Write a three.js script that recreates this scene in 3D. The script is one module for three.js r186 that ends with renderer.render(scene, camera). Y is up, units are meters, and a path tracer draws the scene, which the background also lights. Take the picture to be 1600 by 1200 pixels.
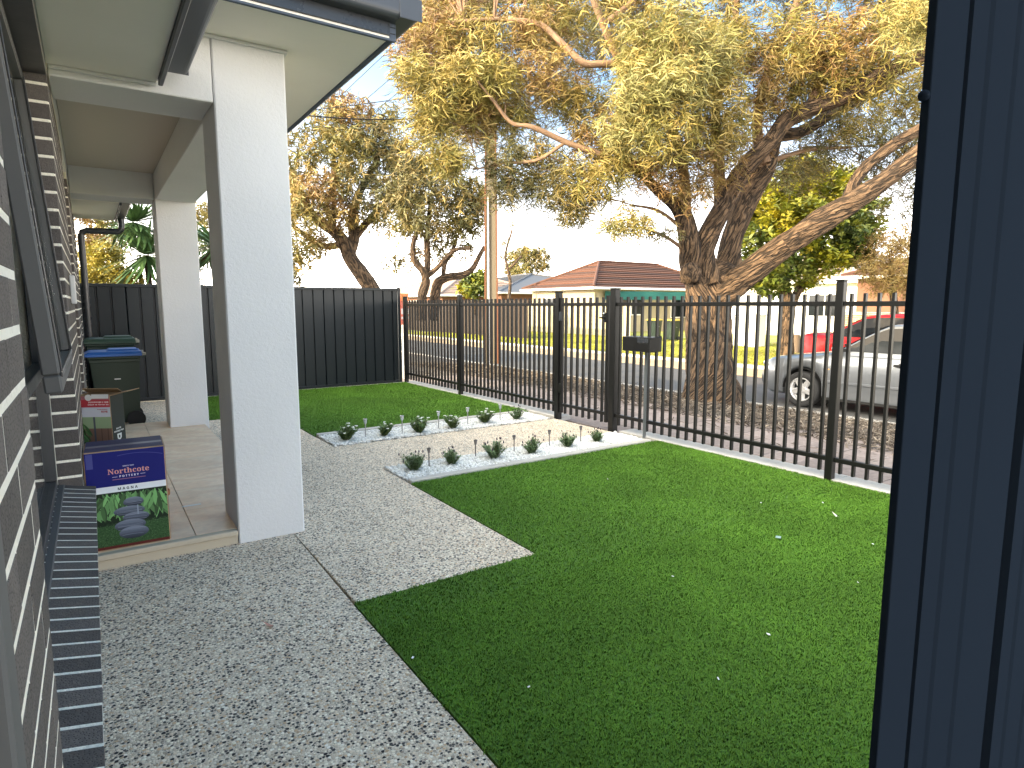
import * as THREE from 'three';
import { mergeGeometries } from 'three/addons/utils/BufferGeometryUtils.js';

// ---------------------------------------------------------------- camera, sky, sun, exposure
const scene = new THREE.Scene();
const FOCAL = 970, EYE = new THREE.Vector3(0, 1.5, 0), PITCH = 7.2 * Math.PI / 180, YAW = 34 * Math.PI / 180;
const camera = new THREE.PerspectiveCamera(2 * Math.atan(600 / FOCAL) * 180 / Math.PI, 4 / 3, 0.05, 1500);
camera.position.copy(EYE);
camera.rotation.order = 'YXZ';
camera.rotation.y = -YAW; camera.rotation.x = -PITCH;
scene.add(camera);
const renderer = new THREE.WebGLRenderer();
renderer.setSize(1024, 768);
renderer.toneMapping = THREE.LinearToneMapping;
renderer.toneMappingExposure = 2.75;
renderer.shadowMap.enabled = true;
const SUN = new THREE.Vector3(-Math.cos(0.288) * Math.cos(0.09), Math.sin(0.288), -Math.cos(0.288) * Math.sin(0.09)).normalize();
{
  const W = 512, Hh = 256, data = new Float32Array(W * Hh * 4);
  for (let j = 0; j < Hh; j++) for (let i = 0; i < W; i++) {
    const el = ((j + 0.5) / Hh - 0.5) * Math.PI, az = ((i + 0.5) / W - 0.5) * 2 * Math.PI;
    const d = new THREE.Vector3(Math.cos(az) * Math.cos(el), Math.sin(el), Math.sin(az) * Math.cos(el));
    const t = Math.max(0, d.y), k = Math.exp(-t * 13.5), c = d.dot(SUN), glow = 4.6 * Math.pow((1 + c) / 2, 4.6);
    const z = [0.12, 0.30, 0.54], h = [8.9, 8.0, 6.9];
    for (let q = 0; q < 3; q++) {
      let v = z[q] * 1.0 + (h[q] - z[q]) * k + glow * [1.15, 1, 0.76][q];
      if (d.y < 0) v *= 0.35;
      data[(j * W + i) * 4 + q] = v;
    }
    data[(j * W + i) * 4 + 3] = 1;
  }
  const sky = new THREE.DataTexture(data, W, Hh, THREE.RGBAFormat, THREE.FloatType);
  sky.mapping = THREE.EquirectangularReflectionMapping; sky.magFilter = THREE.LinearFilter; sky.needsUpdate = true;
  scene.background = sky; scene.environment = sky;
  const sun = new THREE.DirectionalLight(new THREE.Color().setRGB(1.0, 0.77, 0.47), 4.3);
  sun.position.copy(SUN).multiplyScalar(80).add(new THREE.Vector3(8, 0, -10)); sun.target.position.set(8, 0, -10);
  sun.castShadow = true; sun.shadow.mapSize.set(4096, 4096); sun.shadow.radius = 1.2;
  Object.assign(sun.shadow.camera, { left: -45, right: 45, top: 30, bottom: -30, near: 1, far: 180 });
  scene.add(sun, sun.target);
}

// ---------------------------------------------------------------- helpers
const V = (x, y, z) => new THREE.Vector3(x, y, z);
function rng(seed) { let s = seed | 0; return () => { s = (s + 0x6d2b79f5) | 0; let t = Math.imul(s ^ (s >>> 15), 1 | s); t = (t + Math.imul(t ^ (t >>> 7), 61 | t)) ^ t; return ((t ^ (t >>> 14)) >>> 0) / 4294967296; }; }
const R0 = rng(7), rr = (a, b, r = R0) => a + (b - a) * r();
const clamp = (x, a, b) => Math.min(b, Math.max(a, x)), lerp = (a, b, t) => a + (b - a) * t;
const sstep = (a, b, x) => { const t = clamp((x - a) / (b - a), 0, 1); return t * t * (3 - 2 * t); };
// a direction seen at a place of the survey photograph, followed to a depth, gives a point of the world
const FWD = V(Math.sin(YAW) * Math.cos(PITCH), -Math.sin(PITCH), -Math.cos(YAW) * Math.cos(PITCH)), RGT = V(Math.cos(YAW), 0, Math.sin(YAW)), UPV = V(Math.sin(YAW) * Math.sin(PITCH), Math.cos(PITCH), -Math.cos(YAW) * Math.sin(PITCH));
const at = (px, py, w) => EYE.clone().addScaledVector(FWD, w).addScaledVector(RGT, w * (px - 800) / FOCAL).addScaledVector(UPV, -w * (py - 600) / FOCAL);

const h2 = (x, y, s) => { let n = Math.imul(x, 374761393) + Math.imul(y, 668265263) + Math.imul(s, 1274126177); n = Math.imul(n ^ (n >>> 13), 1274126177); n = Math.imul(n ^ (n >>> 15), 2246822519); return ((n ^ (n >>> 16)) >>> 0) / 4294967296; };
function vn(x, y, p, s) { // value noise, period p
  const xi = Math.floor(x), yi = Math.floor(y), fx = x - xi, fy = y - yi, u = fx * fx * (3 - 2 * fx), v = fy * fy * (3 - 2 * fy), m = (a) => ((a % p) + p) % p;
  const a = h2(m(xi), m(yi), s), b = h2(m(xi + 1), m(yi), s), c = h2(m(xi), m(yi + 1), s), d = h2(m(xi + 1), m(yi + 1), s);
  return lerp(lerp(a, b, u), lerp(c, d, u), v);
}
function fbm(u, v, f, o, s) { let a = 0, w = 0.5, t = 0; for (let i = 0; i < o; i++) { a += w * vn(u * f, v * f, f, s + i); t += w; w *= 0.5; f *= 2; } return a / t; }
function voro(u, v, f, s) { // [nearest, second, id]
  const x = u * f, y = v * f, xi = Math.floor(x), yi = Math.floor(y); let d1 = 9, d2 = 9, id = 0;
  for (let j = -1; j <= 1; j++) for (let i = -1; i <= 1; i++) {
    const cx = ((xi + i) % f + f) % f, cy = ((yi + j) % f + f) % f, dx = xi + i + 0.1 + 0.8 * h2(cx, cy, s) - x, dy = yi + j + 0.1 + 0.8 * h2(cx, cy, s + 1) - y, d = dx * dx + dy * dy;
    if (d < d1) { d2 = d1; d1 = d; id = h2(cx, cy, s + 2); } else if (d < d2) d2 = d;
  }
  return [Math.sqrt(d1), Math.sqrt(d2), id];
}
function tex(n, size, fn, srgb = true, m = n) { // fn(u, v) -> linear rgb or grey; size in metres per repeat
  const data = new Uint8Array(n * m * 4), enc = (x) => { x = clamp(x, 0, 1); return 255 * (srgb ? (x <= 0.0031308 ? 12.92 * x : 1.055 * Math.pow(x, 1 / 2.4) - 0.055) : x); };
  for (let j = 0; j < m; j++) for (let i = 0; i < n; i++) { const c = fn((i + 0.5) / n, (j + 0.5) / m), o = (j * n + i) * 4, g = typeof c === 'number'; for (let k = 0; k < 3; k++) data[o + k] = enc(g ? c : c[k]); data[o + 3] = 255; }
  const t = new THREE.DataTexture(data, n, m); t.wrapS = t.wrapT = THREE.RepeatWrapping; t.magFilter = THREE.LinearFilter; t.minFilter = THREE.LinearMipmapLinearFilter; t.generateMipmaps = true;
  t.repeat.set(1 / size, 1 / size); if (srgb) t.colorSpace = THREE.SRGBColorSpace; t.needsUpdate = true; return t;
}
const mixc = (a, b, t) => [lerp(a[0], b[0], t), lerp(a[1], b[1], t), lerp(a[2], b[2], t)];
function mat(rgb, rough = 0.8, o = {}) { const m = new (o.clearcoat !== undefined || o.transmission !== undefined || o.sheen !== undefined ? THREE.MeshPhysicalMaterial : THREE.MeshStandardMaterial)({ roughness: rough, side: THREE.DoubleSide, ...o }); m.color.setRGB(...rgb); return m; }

// geometry
function clean(g) { let q = g.index ? g.toNonIndexed() : g; for (const k of Object.keys(q.attributes)) if (!['position', 'normal', 'uv'].includes(k)) q.deleteAttribute(k); if (!q.attributes.uv) q.setAttribute('uv', new THREE.BufferAttribute(new Float32Array(q.attributes.position.count * 2), 2)); q.morphAttributes = {}; return q; }
const merge = (list) => mergeGeometries(list.map(clean));
function polys(list, c0 = V(0, 0, 0)) { // convex-ish polygons -> flat shaded triangles, turned away from c0
  const p = [], n = [];
  for (const poly of list) {
    const nn = new THREE.Vector3(), cen = new THREE.Vector3();
    for (let i = 0; i < poly.length; i++) { const a = poly[i], b = poly[(i + 1) % poly.length]; nn.x += (a.y - b.y) * (a.z + b.z); nn.y += (a.z - b.z) * (a.x + b.x); nn.z += (a.x - b.x) * (a.y + b.y); cen.add(a); }
    cen.divideScalar(poly.length); nn.normalize(); let q = poly;
    if (c0 && nn.dot(cen.clone().sub(c0)) < 0) { nn.negate(); q = [...poly].reverse(); }
    for (let i = 1; i < q.length - 1; i++) for (const a of [q[0], q[i], q[i + 1]]) { p.push(a.x, a.y, a.z); n.push(nn.x, nn.y, nn.z); }
  }
  const g = new THREE.BufferGeometry(); g.setAttribute('position', new THREE.Float32BufferAttribute(p, 3)); g.setAttribute('normal', new THREE.Float32BufferAttribute(n, 3)); return uvBox(g);
}
function uvBox(g, off = [0, 0]) {
  const p = g.attributes.position, n = g.attributes.normal, uv = new Float32Array(p.count * 2);
  for (let i = 0; i < p.count; i++) { const ax = Math.abs(n.getX(i)), ay = Math.abs(n.getY(i)), az = Math.abs(n.getZ(i)), x = p.getX(i), y = p.getY(i), z = p.getZ(i); const [u, v] = ay >= ax && ay >= az ? [x, -z] : ax >= az ? [z, y] : [x, y]; uv[2 * i] = u + off[0]; uv[2 * i + 1] = v + off[1]; }
  g.setAttribute('uv', new THREE.BufferAttribute(uv, 2)); return g;
}
function chamfer(w, h, d, c = 0.004, off = [0, 0]) { // box with cut edges, centred
  const H3 = [w / 2, h / 2, d / 2]; c = Math.min(c, ...H3.map((x) => x * 0.8));
  const v = (s, a) => { const q = s.map((k, i) => k * (H3[i] - (i === a ? 0 : c))); return V(...q); }, L = [];
  for (let a = 0; a < 3; a++) for (const s of [-1, 1]) { const b = (a + 1) % 3, e = (a + 2) % 3; L.push([[1, 1], [-1, 1], [-1, -1], [1, -1]].map(([i, j]) => { const k = [0, 0, 0]; k[a] = s; k[b] = i; k[e] = j; return v(k, a); })); }
  for (let t = 0; t < 3; t++) for (const i of [-1, 1]) for (const j of [-1, 1]) { const a = (t + 1) % 3, b = (t + 2) % 3, k = [0, 0, 0]; k[a] = i; k[b] = j; const m = [...k], p = [...k]; m[t] = -1; p[t] = 1; L.push([v(m, a), v(p, a), v(p, b), v(m, b)]); }
  for (const i of [-1, 1]) for (const j of [-1, 1]) for (const k of [-1, 1]) L.push([v([i, j, k], 0), v([i, j, k], 1), v([i, j, k], 2)]);
  return uvBox(polys(L), off);
}
const bx = (x0, x1, y0, y1, z0, z1, c = 0.003) => { const g = chamfer(Math.abs(x1 - x0), Math.abs(y1 - y0), Math.abs(z1 - z0), c); g.translate((x0 + x1) / 2, (y0 + y1) / 2, (z0 + z1) / 2); return uvBox(g); };
const cyl = (r0, r1, h, n = 12, x = 0, y = 0, z = 0) => { const g = new THREE.CylinderGeometry(r1, r0, h, n); g.translate(x, y + h / 2, z); return g; };
function bar(a, b, r0, r1 = r0, n = 8) { const d = b.clone().sub(a), g = new THREE.CylinderGeometry(r1, r0, d.length(), n); g.translate(0, d.length() / 2, 0); g.applyQuaternion(new THREE.Quaternion().setFromUnitVectors(V(0, 1, 0), d.normalize())); g.translate(a.x, a.y, a.z); return g; }
function sheet(pts, y, div = 0) { // horizontal polygon [x, z] facing up, uv in metres
  const s = new THREE.Shape(pts.map(([x, z]) => new THREE.Vector2(x, -z))), g = new THREE.ShapeGeometry(s); g.rotateX(-Math.PI / 2); g.translate(0, y, 0); return uvBox(g.index ? g.toNonIndexed() : g);
}
function slab(pts, y0, y1, bevel = 0) { const s = new THREE.Shape(pts.map(([x, z]) => new THREE.Vector2(x, -z))), g = new THREE.ExtrudeGeometry(s, { depth: y1 - y0 - bevel, bevelEnabled: bevel > 0, bevelThickness: bevel, bevelSize: bevel, bevelOffset: -bevel, bevelSegments: 1 }); g.rotateX(-Math.PI / 2); g.translate(0, y0, 0); return uvBox(clean(g)); }

// objects
const taken = {};
function numbered(n) { const k = (taken[n] = (taken[n] ?? -1) + 1); return k ? n + '_' + String(k).padStart(3, '0') : n; }
function tag(o, label, category, group, kind) { if (label) o.userData.label = label; if (category) o.userData.category = category; if (group) o.userData.group = group; if (kind) o.userData.kind = kind; return o; }
function thing(name, label, category, pos = [0, 0, 0], turn = 0, group) { const o = new THREE.Group(); o.name = numbered(name); o.position.set(...pos); o.rotation.y = turn; scene.add(o); return tag(o, label, category, group); }
function part(name, g, m, parent, pos, rot) { const o = new THREE.Mesh(g, m); o.name = name; o.castShadow = o.receiveShadow = true; if (pos) o.position.set(...pos); if (rot) o.rotation.set(...rot); parent.add(o); return o; }
function one(name, g, m, label, category, kind) { const o = part(numbered(name), g, m, scene); return tag(o, label, category, null, kind); }
function inst(name, g, m, mats, parent, cols) { const o = new THREE.InstancedMesh(g, m, mats.length); o.name = name; mats.forEach((x, i) => o.setMatrixAt(i, x)); if (cols) cols.forEach((c, i) => o.setColorAt(i, c)); o.castShadow = o.receiveShadow = true; o.userData.kind = 'stuff'; parent.add(o); return o; }
function copy(o, label, pos, turn = 0, scale = 1) { const c = o.clone(); c.name = numbered(o.name.replace(/_\d{3}$/, '')); c.userData = { ...o.userData, label }; c.position.set(...pos); c.rotation.y = turn; c.scale.setScalar(scale); scene.add(c); return c; }
const TQ = new THREE.Quaternion(), TE = new THREE.Euler(), mtx = (p, rx, ry, rz, s) => new THREE.Matrix4().compose(p, TQ.setFromEuler(TE.set(rx, ry, rz, 'YXZ')), typeof s === 'number' ? V(s, s, s) : s).clone();
const col = (r, g, b) => new THREE.Color().setRGB(r, g, b);

// ---------------------------------------------------------------- materials
const T = {};
const stones = (u, v) => { // [height 0..1, id] of pebbles of two sizes bedded in cement
  const [a, b, id] = voro(u, v, 136, 11), [c, , id2] = voro(u, v, 250, 19), r1 = 0.30 + 0.34 * h2(Math.floor(id * 65536), 1, 5), r2 = 0.2 + 0.34 * h2(Math.floor(id2 * 65536), 2, 5), q = 0.16 * (vn(u * 520, v * 520, 520, 3) - 0.5), s1 = sstep(r1, r1 - 0.1, a + q) * sstep(0.02, 0.1, b - a), s2 = sstep(r2, r2 - 0.16, c + q);
  return s1 > 0.05 ? [s1, id] : [s2 * 0.8, id2];
};
T.aggregate = tex(2048, 1.7, (u, v) => {
  const [e, id] = stones(u, v), k = h2(Math.floor(id * 65536), 3, 5), t = 0.8 + 0.4 * h2(Math.floor(id * 65536), 8, 5);
  const stone = k < 0.36 ? [0.95, 0.90, 0.82] : k < 0.54 ? [0.74, 0.66, 0.56] : k < 0.64 ? [0.42, 0.37, 0.32] : k < 0.76 ? [0.62, 0.47, 0.33] : k < 0.89 ? [0.075, 0.075, 0.08] : [0.02, 0.021, 0.026];
  const cem = 0.56 + 0.16 * fbm(u, v, 60, 3, 40), tone = 0.9 + 0.2 * fbm(u, v, 6, 3, 90);
  return mixc([cem * 1.1, cem * 1.02, cem * 0.91], stone.map((x) => x * t), e).map((x) => x * tone);
});
T.aggregateBump = tex(2048, 1.7, (u, v) => 0.2 + 0.7 * stones(u, v)[0] + 0.1 * vn(u * 900, v * 900, 900, 6), false);
T.stucco = tex(512, 0.3, (u, v) => 0.5 * fbm(u, v, 60, 3, 3) + 0.5 * fbm(u, v, 20, 2, 8), false);
T.blotch = tex(512, 3, (u, v) => { const k = 0.9 + 0.14 * fbm(u, v, 5, 5, 21); return [k, k, k * 0.99]; });
T.brick = tex(512, 0.5, (u, v) => { const n = fbm(u, v, 40, 4, 31), m = fbm(u, v, 5, 3, 35), sp = voro(u, v, 60, 77)[0]; let c = mixc([0.066, 0.060, 0.058], [0.135, 0.118, 0.106], 0.5 * n + 0.5 * m); if (sp < 0.13) c = [0.012, 0.012, 0.012]; if (h2(Math.floor(u * 512), Math.floor(v * 512), 3) > 0.9992) c = [0.4, 0.38, 0.34]; return c; });
T.brickBump = tex(512, 0.5, (u, v) => 0.6 * fbm(u, v, 50, 3, 31) + 0.4 * sstep(0.05, 0.25, voro(u, v, 60, 77)[0]), false);
T.mortarBump = tex(256, 0.2, (u, v) => fbm(u, v, 24, 4, 12), false);
T.turf = tex(512, 0.6, (u, v) => mixc([0.055, 0.12, 0.02], [0.10, 0.21, 0.03], fbm(u, v, 60, 3, 5)));
T.tile = tex(1024, 1.2, (u, v) => { const w = fbm(u + 0.2 * fbm(u, v, 4, 3, 2), v * 1, 3, 6, 14), q = Math.abs(Math.sin((v * 2 + u * 1 + 1.2 * fbm(u, v, 4, 4, 60)) * Math.PI * 2)), k = 0.55 * w + 0.45 * Math.pow(q, 3); return mixc([0.80, 0.56, 0.36], [0.95, 0.77, 0.56], k).map((x) => x * (0.9 + 0.2 * fbm(u, v, 40, 3, 4))); });
T.soil = tex(1024, 2.5, (u, v) => { const n = fbm(u, v, 30, 5, 50), s = voro(u, v, 60, 51); let c = mixc([0.065, 0.056, 0.047], [0.17, 0.148, 0.125], n); if (s[2] > 0.7) c = mixc(c, [0.2, 0.16, 0.12], 0.6); return c; });
T.asphalt = tex(512, 1.5, (u, v) => { const k = 0.055 + 0.05 * fbm(u, v, 100, 2, 3) + 0.02 * fbm(u, v, 6, 3, 9); return [k, k * 0.99, k * 0.97]; });
T.grass = tex(1024, 6, (u, v) => mixc(mixc([0.17, 0.20, 0.025], [0.32, 0.31, 0.06], fbm(u, v, 12, 4, 61)), [0.27, 0.23, 0.10], sstep(0.55, 0.75, fbm(u, v, 5, 5, 67))).map((x) => x * (0.7 + 0.6 * fbm(u, v, 160, 2, 3))));
T.concrete = tex(512, 1.2, (u, v) => { const k = 0.42 + 0.12 * fbm(u, v, 8, 5, 71) - 0.06 * fbm(u, v, 120, 1, 7); return [k, k * 0.95, k * 0.86]; });
const furrow = (u, v) => { const w = u + 0.035 * (fbm(u, v, 6, 3, 5) - 0.5) + 0.02 * (fbm(u, v, 20, 2, 15) - 0.5), a = Math.abs(fbm(w, v * 0.18, 26, 3, 81) - 0.5) * 2, b = Math.abs(fbm(w, v * 0.12, 60, 2, 87) - 0.5) * 2; return sstep(0.0, 0.34, a) * (0.55 + 0.45 * sstep(0, 0.4, b)); };
T.bark = tex(1024, 1.3, (u, v) => mixc([0.020, 0.013, 0.008], mixc([0.12, 0.074, 0.042], [0.22, 0.145, 0.088], fbm(u, v, 12, 4, 83)), furrow(u, v)));
T.barkBump = tex(1024, 1.3, (u, v) => furrow(u, v) * 0.85 + 0.15 * fbm(u, v, 80, 2, 9), false);
T.smooth = tex(512, 1.2, (u, v) => mixc([0.12, 0.07, 0.042], [0.28, 0.18, 0.105], fbm(u, v * 0.5, 8, 5, 91)));
T.paver = tex(512, 1.0, (u, v) => { const k = fbm(u, v, 40, 4, 15); return mixc([0.20, 0.155, 0.135], [0.34, 0.28, 0.25], k); });
T.timber = tex(256, 1.0, (u, v) => mixc([0.09, 0.065, 0.05], [0.2, 0.15, 0.11], fbm(u, v * 0.1, 40, 3, 7)));
T.dust = tex(512, 1.4, (u, v) => { const k = 0.45 + 0.35 * fbm(u, v, 6, 5, 27) + 0.1 * fbm(u, v, 90, 2, 5); return k; }, false);

const M = {
  aggregate: mat([1, 0.91, 0.78], 0.85, { map: T.aggregate, bumpMap: T.aggregateBump, bumpScale: 0.003 }),
  stucco: mat([0.72, 0.72, 0.72], 0.92, { map: T.blotch, bumpMap: T.stucco, bumpScale: 0.0018 }),
  soffit: mat([0.86, 0.82, 0.74], 0.85, { map: T.blotch }),
  brick: [1.0, 1.18, 0.82].map((k) => mat([k, k * 0.985, k * 0.97], 0.78, { map: T.brick, bumpMap: T.brickBump, bumpScale: 0.003 })),
  mortar: mat([0.90, 0.86, 0.75], 0.95, { map: T.blotch, bumpMap: T.mortarBump, bumpScale: 0.004 }),
  darkMetal: mat([0.030, 0.034, 0.040], 0.42, { roughnessMap: T.dust }),
  frame: mat([0.040, 0.042, 0.045], 0.5, { roughnessMap: T.dust }),
  frameDusty: mat([0.085, 0.086, 0.085], 0.6),
  gutter: mat([0.052, 0.058, 0.068], 0.38),
  cbond: mat([0.012, 0.017, 0.021], 0.36, { clearcoat: 0, specularIntensity: 0.6 }),
  navy: new THREE.MeshLambertMaterial({ color: new THREE.Color().setRGB(0.017, 0.024, 0.035), side: THREE.DoubleSide }),
  black: mat([0.008, 0.008, 0.008], 0.4, { clearcoat: 0, specularIntensity: 0.55 }),
  steel: mat([0.55, 0.55, 0.55], 0.35, { metalness: 0.9 }),
  glass: mat([0.92, 0.95, 0.95], 0.03, { transmission: 1, thickness: 0 }),
  darkglass: mat([0.012, 0.015, 0.018], 0.08, { clearcoat: 0, specularIntensity: 0.35 }),
  room: mat([0.12, 0.115, 0.11], 0.9),
  roofMetal: mat([0.075, 0.08, 0.085], 0.5),
  turf: mat([1, 1, 1], 0.95, { map: T.turf }),
  tile: mat([1, 1, 1], 0.6, { map: T.tile }),
  grout: mat([0.3, 0.27, 0.23], 0.95),
  ceiling: mat([0.50, 0.455, 0.39], 0.9),
  riser: mat([0.52, 0.45, 0.34], 0.7, { map: T.blotch }),
  soil: mat([1, 1, 1], 1, { map: T.soil }),
  earth: mat([0.15, 0.13, 0.09], 1, { map: T.blotch }),
  asphalt: mat([1, 1, 1], 0.85, { map: T.asphalt }),
  grass: mat([1, 1, 1], 1, { map: T.grass }),
  concrete: mat([1, 1, 1], 0.85, { map: T.concrete, bumpMap: T.mortarBump, bumpScale: 0.002 }),
  bark: mat([1, 1, 1], 0.95, { map: T.bark, bumpMap: T.barkBump, bumpScale: 0.045 }),
  smoothBark: mat([1, 1, 1], 0.8, { map: T.smooth, bumpMap: T.barkBump, bumpScale: 0.006 }),
  paver: mat([1, 1, 1], 0.9, { map: T.paver }),
  timber: mat([1, 1, 1], 0.85, { map: T.timber }), shadedTimber: mat([0.22, 0.20, 0.19], 0.9, { map: T.timber }),  // second timber is darkened to stand for shade on the palings
  pebble: mat([0.86, 0.85, 0.82], 0.6),
  binGreen: mat([0.012, 0.030, 0.017], 0.45),
  binBlue: mat([0.018, 0.12, 0.45], 0.4),
  rubber: mat([0.02, 0.02, 0.021], 0.8),
  card: mat([0.42, 0.28, 0.16], 0.85),
  white: mat([0.78, 0.78, 0.77], 0.5),
  leaf: mat([0.75, 0.685, 0.51], 0.6, { transmission: 0.1 }),
};

// ---------------------------------------------------------------- ground, road, paths, lawns
const struct = (name, g, m, label) => one(name, g, m, label, null, 'structure');
const fx = (z) => 5.04 + 0.0188 * (z + 11.35); // the front fence line
struct('ground', sheet([[-400, 400], [400, 400], [400, -400], [-400, -400]], -0.30), M.earth, 'dry earth reaching beyond the houses to the horizon');
struct('yard_base', slab([[-0.1, 0.6], [5.2, 0.6], [5.02, -11.3], [-0.3, -11.3]], -0.25, -0.03), M.soil, 'bare soil under the paving of the front yard');
struct('bounce_slab', slab([[-0.1, 12], [6.9, 12], [6.9, 0.605], [-0.1, 0.605]], -0.25, -0.012), M.concrete, 'pale concrete slab added behind the camera to bounce light');  // unseen slab, added behind the camera to bounce light into the yard
{
  const path = tag(new THREE.Group(), 'grey exposed aggregate concrete path along the house and to the gate', null, null, 'structure'); path.name = 'garden_path'; scene.add(path);
  const S = (p) => part('path_slab', slab(p, -0.025, 0, 0.003), M.aggregate, path);
  S([[-0.1, 0.5], [1.0, 0.5], [1.0, -2.9], [1.0135, -4.1], [1.0135, -7.3], [-0.1, -7.3]]);
  S([[1.0165, -2.925], [2.145, -2.92], [2.145, -5.325], [5.075, -5.325], [5.05, -6.46], [2.06, -6.46], [2.04, -7.3], [1.0165, -7.3]]);
  S([[-0.18, -7.306], [2.04, -7.306], [2.04, -8.9], [1.15, -8.9], [1.12, -11.2], [-0.18, -11.2]]);
}
// artificial turf: a base sheet and blades
function tuft(r, n, h) { const g = []; const p = [], nn = [], uv = []; for (let i = 0; i < n; i++) { const a = r() * 6.283, q = r() * 0.011, lean = rr(0.2, 0.9, r), hh = h * rr(0.65, 1.1, r), w = 0.0011; const b = V(Math.cos(r() * 6.283) * q, 0, Math.sin(r() * 6.283) * q), s = V(-Math.sin(a) * w, 0, Math.cos(a) * w), m = b.clone().add(V(Math.cos(a) * lean * hh * 0.25, hh * 0.6, Math.sin(a) * lean * hh * 0.25)), t = b.clone().add(V(Math.cos(a) * lean * hh * 0.75, hh * (1.05 - 0.25 * lean), Math.sin(a) * lean * hh * 0.75)); const A = b.clone().sub(s), B = b.clone().add(s), C = m.clone().sub(s), D = m.clone().add(s); for (const v of [A, B, D, A, D, C, C, D, t]) { p.push(v.x, v.y, v.z); nn.push(Math.cos(a) * -0.4, 0.8, Math.sin(a) * -0.4); uv.push(0, 0); } } const q = new THREE.BufferGeometry(); q.setAttribute('position', new THREE.Float32BufferAttribute(p, 3)); q.setAttribute('normal', new THREE.Float32BufferAttribute(nn, 3)); q.setAttribute('uv', new THREE.Float32BufferAttribute(uv, 2)); return q; }
M.blade = mat([1, 1, 1], 0.7, { clearcoat: 0, specularIntensity: 0.4 });
const inside = (p, x, z) => { let k = false; for (let i = 0, j = p.length - 1; i < p.length; j = i++) if ((p[i][1] > z) !== (p[j][1] > z) && x < (p[j][0] - p[i][0]) * (z - p[i][1]) / (p[j][1] - p[i][1]) + p[i][0]) k = !k; return k; };
function lawn(pts, label, step, seed, tall) {
  const o = tag(new THREE.Group(), label, null, null, 'structure'); o.name = numbered('lawn'); scene.add(o);
  part('turf_base', slab(pts, -0.03, 0.004), M.turf, o);
  const r = rng(seed), xs = pts.map((p) => p[0]), zs = pts.map((p) => p[1]), ms = [], cs = [], gs = [0, 1, 2].map(() => tuft(r, 11, tall));
  const sets = [[[], []], [[], []], [[], []]];
  for (let z = Math.min(...zs); z < Math.max(...zs);) { const st = step(z); for (let x = Math.min(...xs); x < Math.max(...xs); x += st) { const a = x + rr(-0.5, 0.5, r) * st, b = z + rr(-0.5, 0.5, r) * st; if (!inside(pts, a, b)) continue; const n = fbm(a / 4 + 0.5, b / 4 + 0.5, 8, 4, 3), q = fbm(a + 5, b + 5, 32, 2, 9), k = 0.84 * (0.62 + 0.55 * n) * (0.86 + 0.28 * q) * rr(0.85, 1.15, r), w = 0.5 * r(), s = sets[Math.floor(r() * 3)]; s[0].push(mtx(V(a, 0.003, b), rr(-0.25, 0.25, r), r() * 6.283, rr(-0.25, 0.25, r), V(1.25, 1, 1.25).multiplyScalar(rr(0.8, 1.15, r) * (0.7 + st * 22)))); s[1].push(col((0.125 + 0.05 * w) * k, (0.285 + 0.05 * w) * k, 0.030 * k)); } z += st; }
  sets.forEach((s, i) => inst('turf_blades', gs[i], M.blade, s[0], o, s[1]));
}
const edgeX = (z) => fx(z) - 0.03;
lawn([[1.005, 0.3], [1.005, -2.915], [2.15, -2.91], [2.15, -4.715], [edgeX(-4.7), -4.715], [edgeX(0), 0.3]], 'bright green artificial lawn in the foreground beside the gravelly path', (z) => z > -2.6 ? 0.0125 : 0.017, 5, 0.016);
lawn([[1.14, -8.915], [2.05, -8.91], [2.05, -7.135], [edgeX(-7.1), -7.135], [edgeX(-11.2), -11.19], [1.14, -11.19]], 'far artificial lawn in front of the dark metal back fence', () => 0.024, 6, 0.018);

// garden beds with white pebbles, and their concrete edging
function pebbleGeo(r) { const g = new THREE.IcosahedronGeometry(0.5, 1), p = g.attributes.position; for (let i = 0; i < p.count; i++) { const k = 0.8 + 0.4 * h2(Math.round(p.getX(i) * 99), Math.round(p.getY(i) * 99 + p.getZ(i) * 57), Math.floor(r * 99)); p.setXYZ(i, p.getX(i) * k, p.getY(i) * k * 0.7, p.getZ(i) * k * 0.8); } g.computeVertexNormals(); return g; }
function pebbleBed(name, x0, x1, z0, z1, label, seed) {
  const o = tag(new THREE.Group(), label, null, null, 'structure'); o.name = numbered(name); scene.add(o);
  part('bed_base', slab([[x0, z1], [x1, z1], [x1, z0], [x0, z0]], -0.03, -0.008), M.concrete, o);
  const r = rng(seed);
  for (let k = 0; k < 2; k++) { const ms = [], cs = []; for (let x = x0 + 0.01; x < x1; x += 0.021) for (let z = z0 + 0.01; z < z1 - 0.01; z += 0.021) { ms.push(mtx(V(clamp(x + rr(-0.012, 0.012, r), x0 + 0.012, x1), rr(-0.004, 0.016, r), clamp(z + rr(-0.012, 0.012, r), z0 + 0.012, z1 - 0.012)), rr(-0.6, 0.6, r), r() * 6.28, rr(-0.6, 0.6, r), rr(0.018, 0.036, r))); const q = rr(0.62, 1, r); cs.push(col(q, q, q * rr(0.95, 1, r))); } inst('pebbles', pebbleGeo(r()), M.pebble, ms, o, cs); }
}
pebbleBed('pebble_bed', 2.155, 5.06, -5.315, -4.80, 'strip of white pebbles between the gate path and the near lawn', 31);
pebbleBed('pebble_bed', 2.07, 4.98, -7.045, -6.47, 'strip of white pebbles between the gate path and the far lawn', 32);
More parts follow.
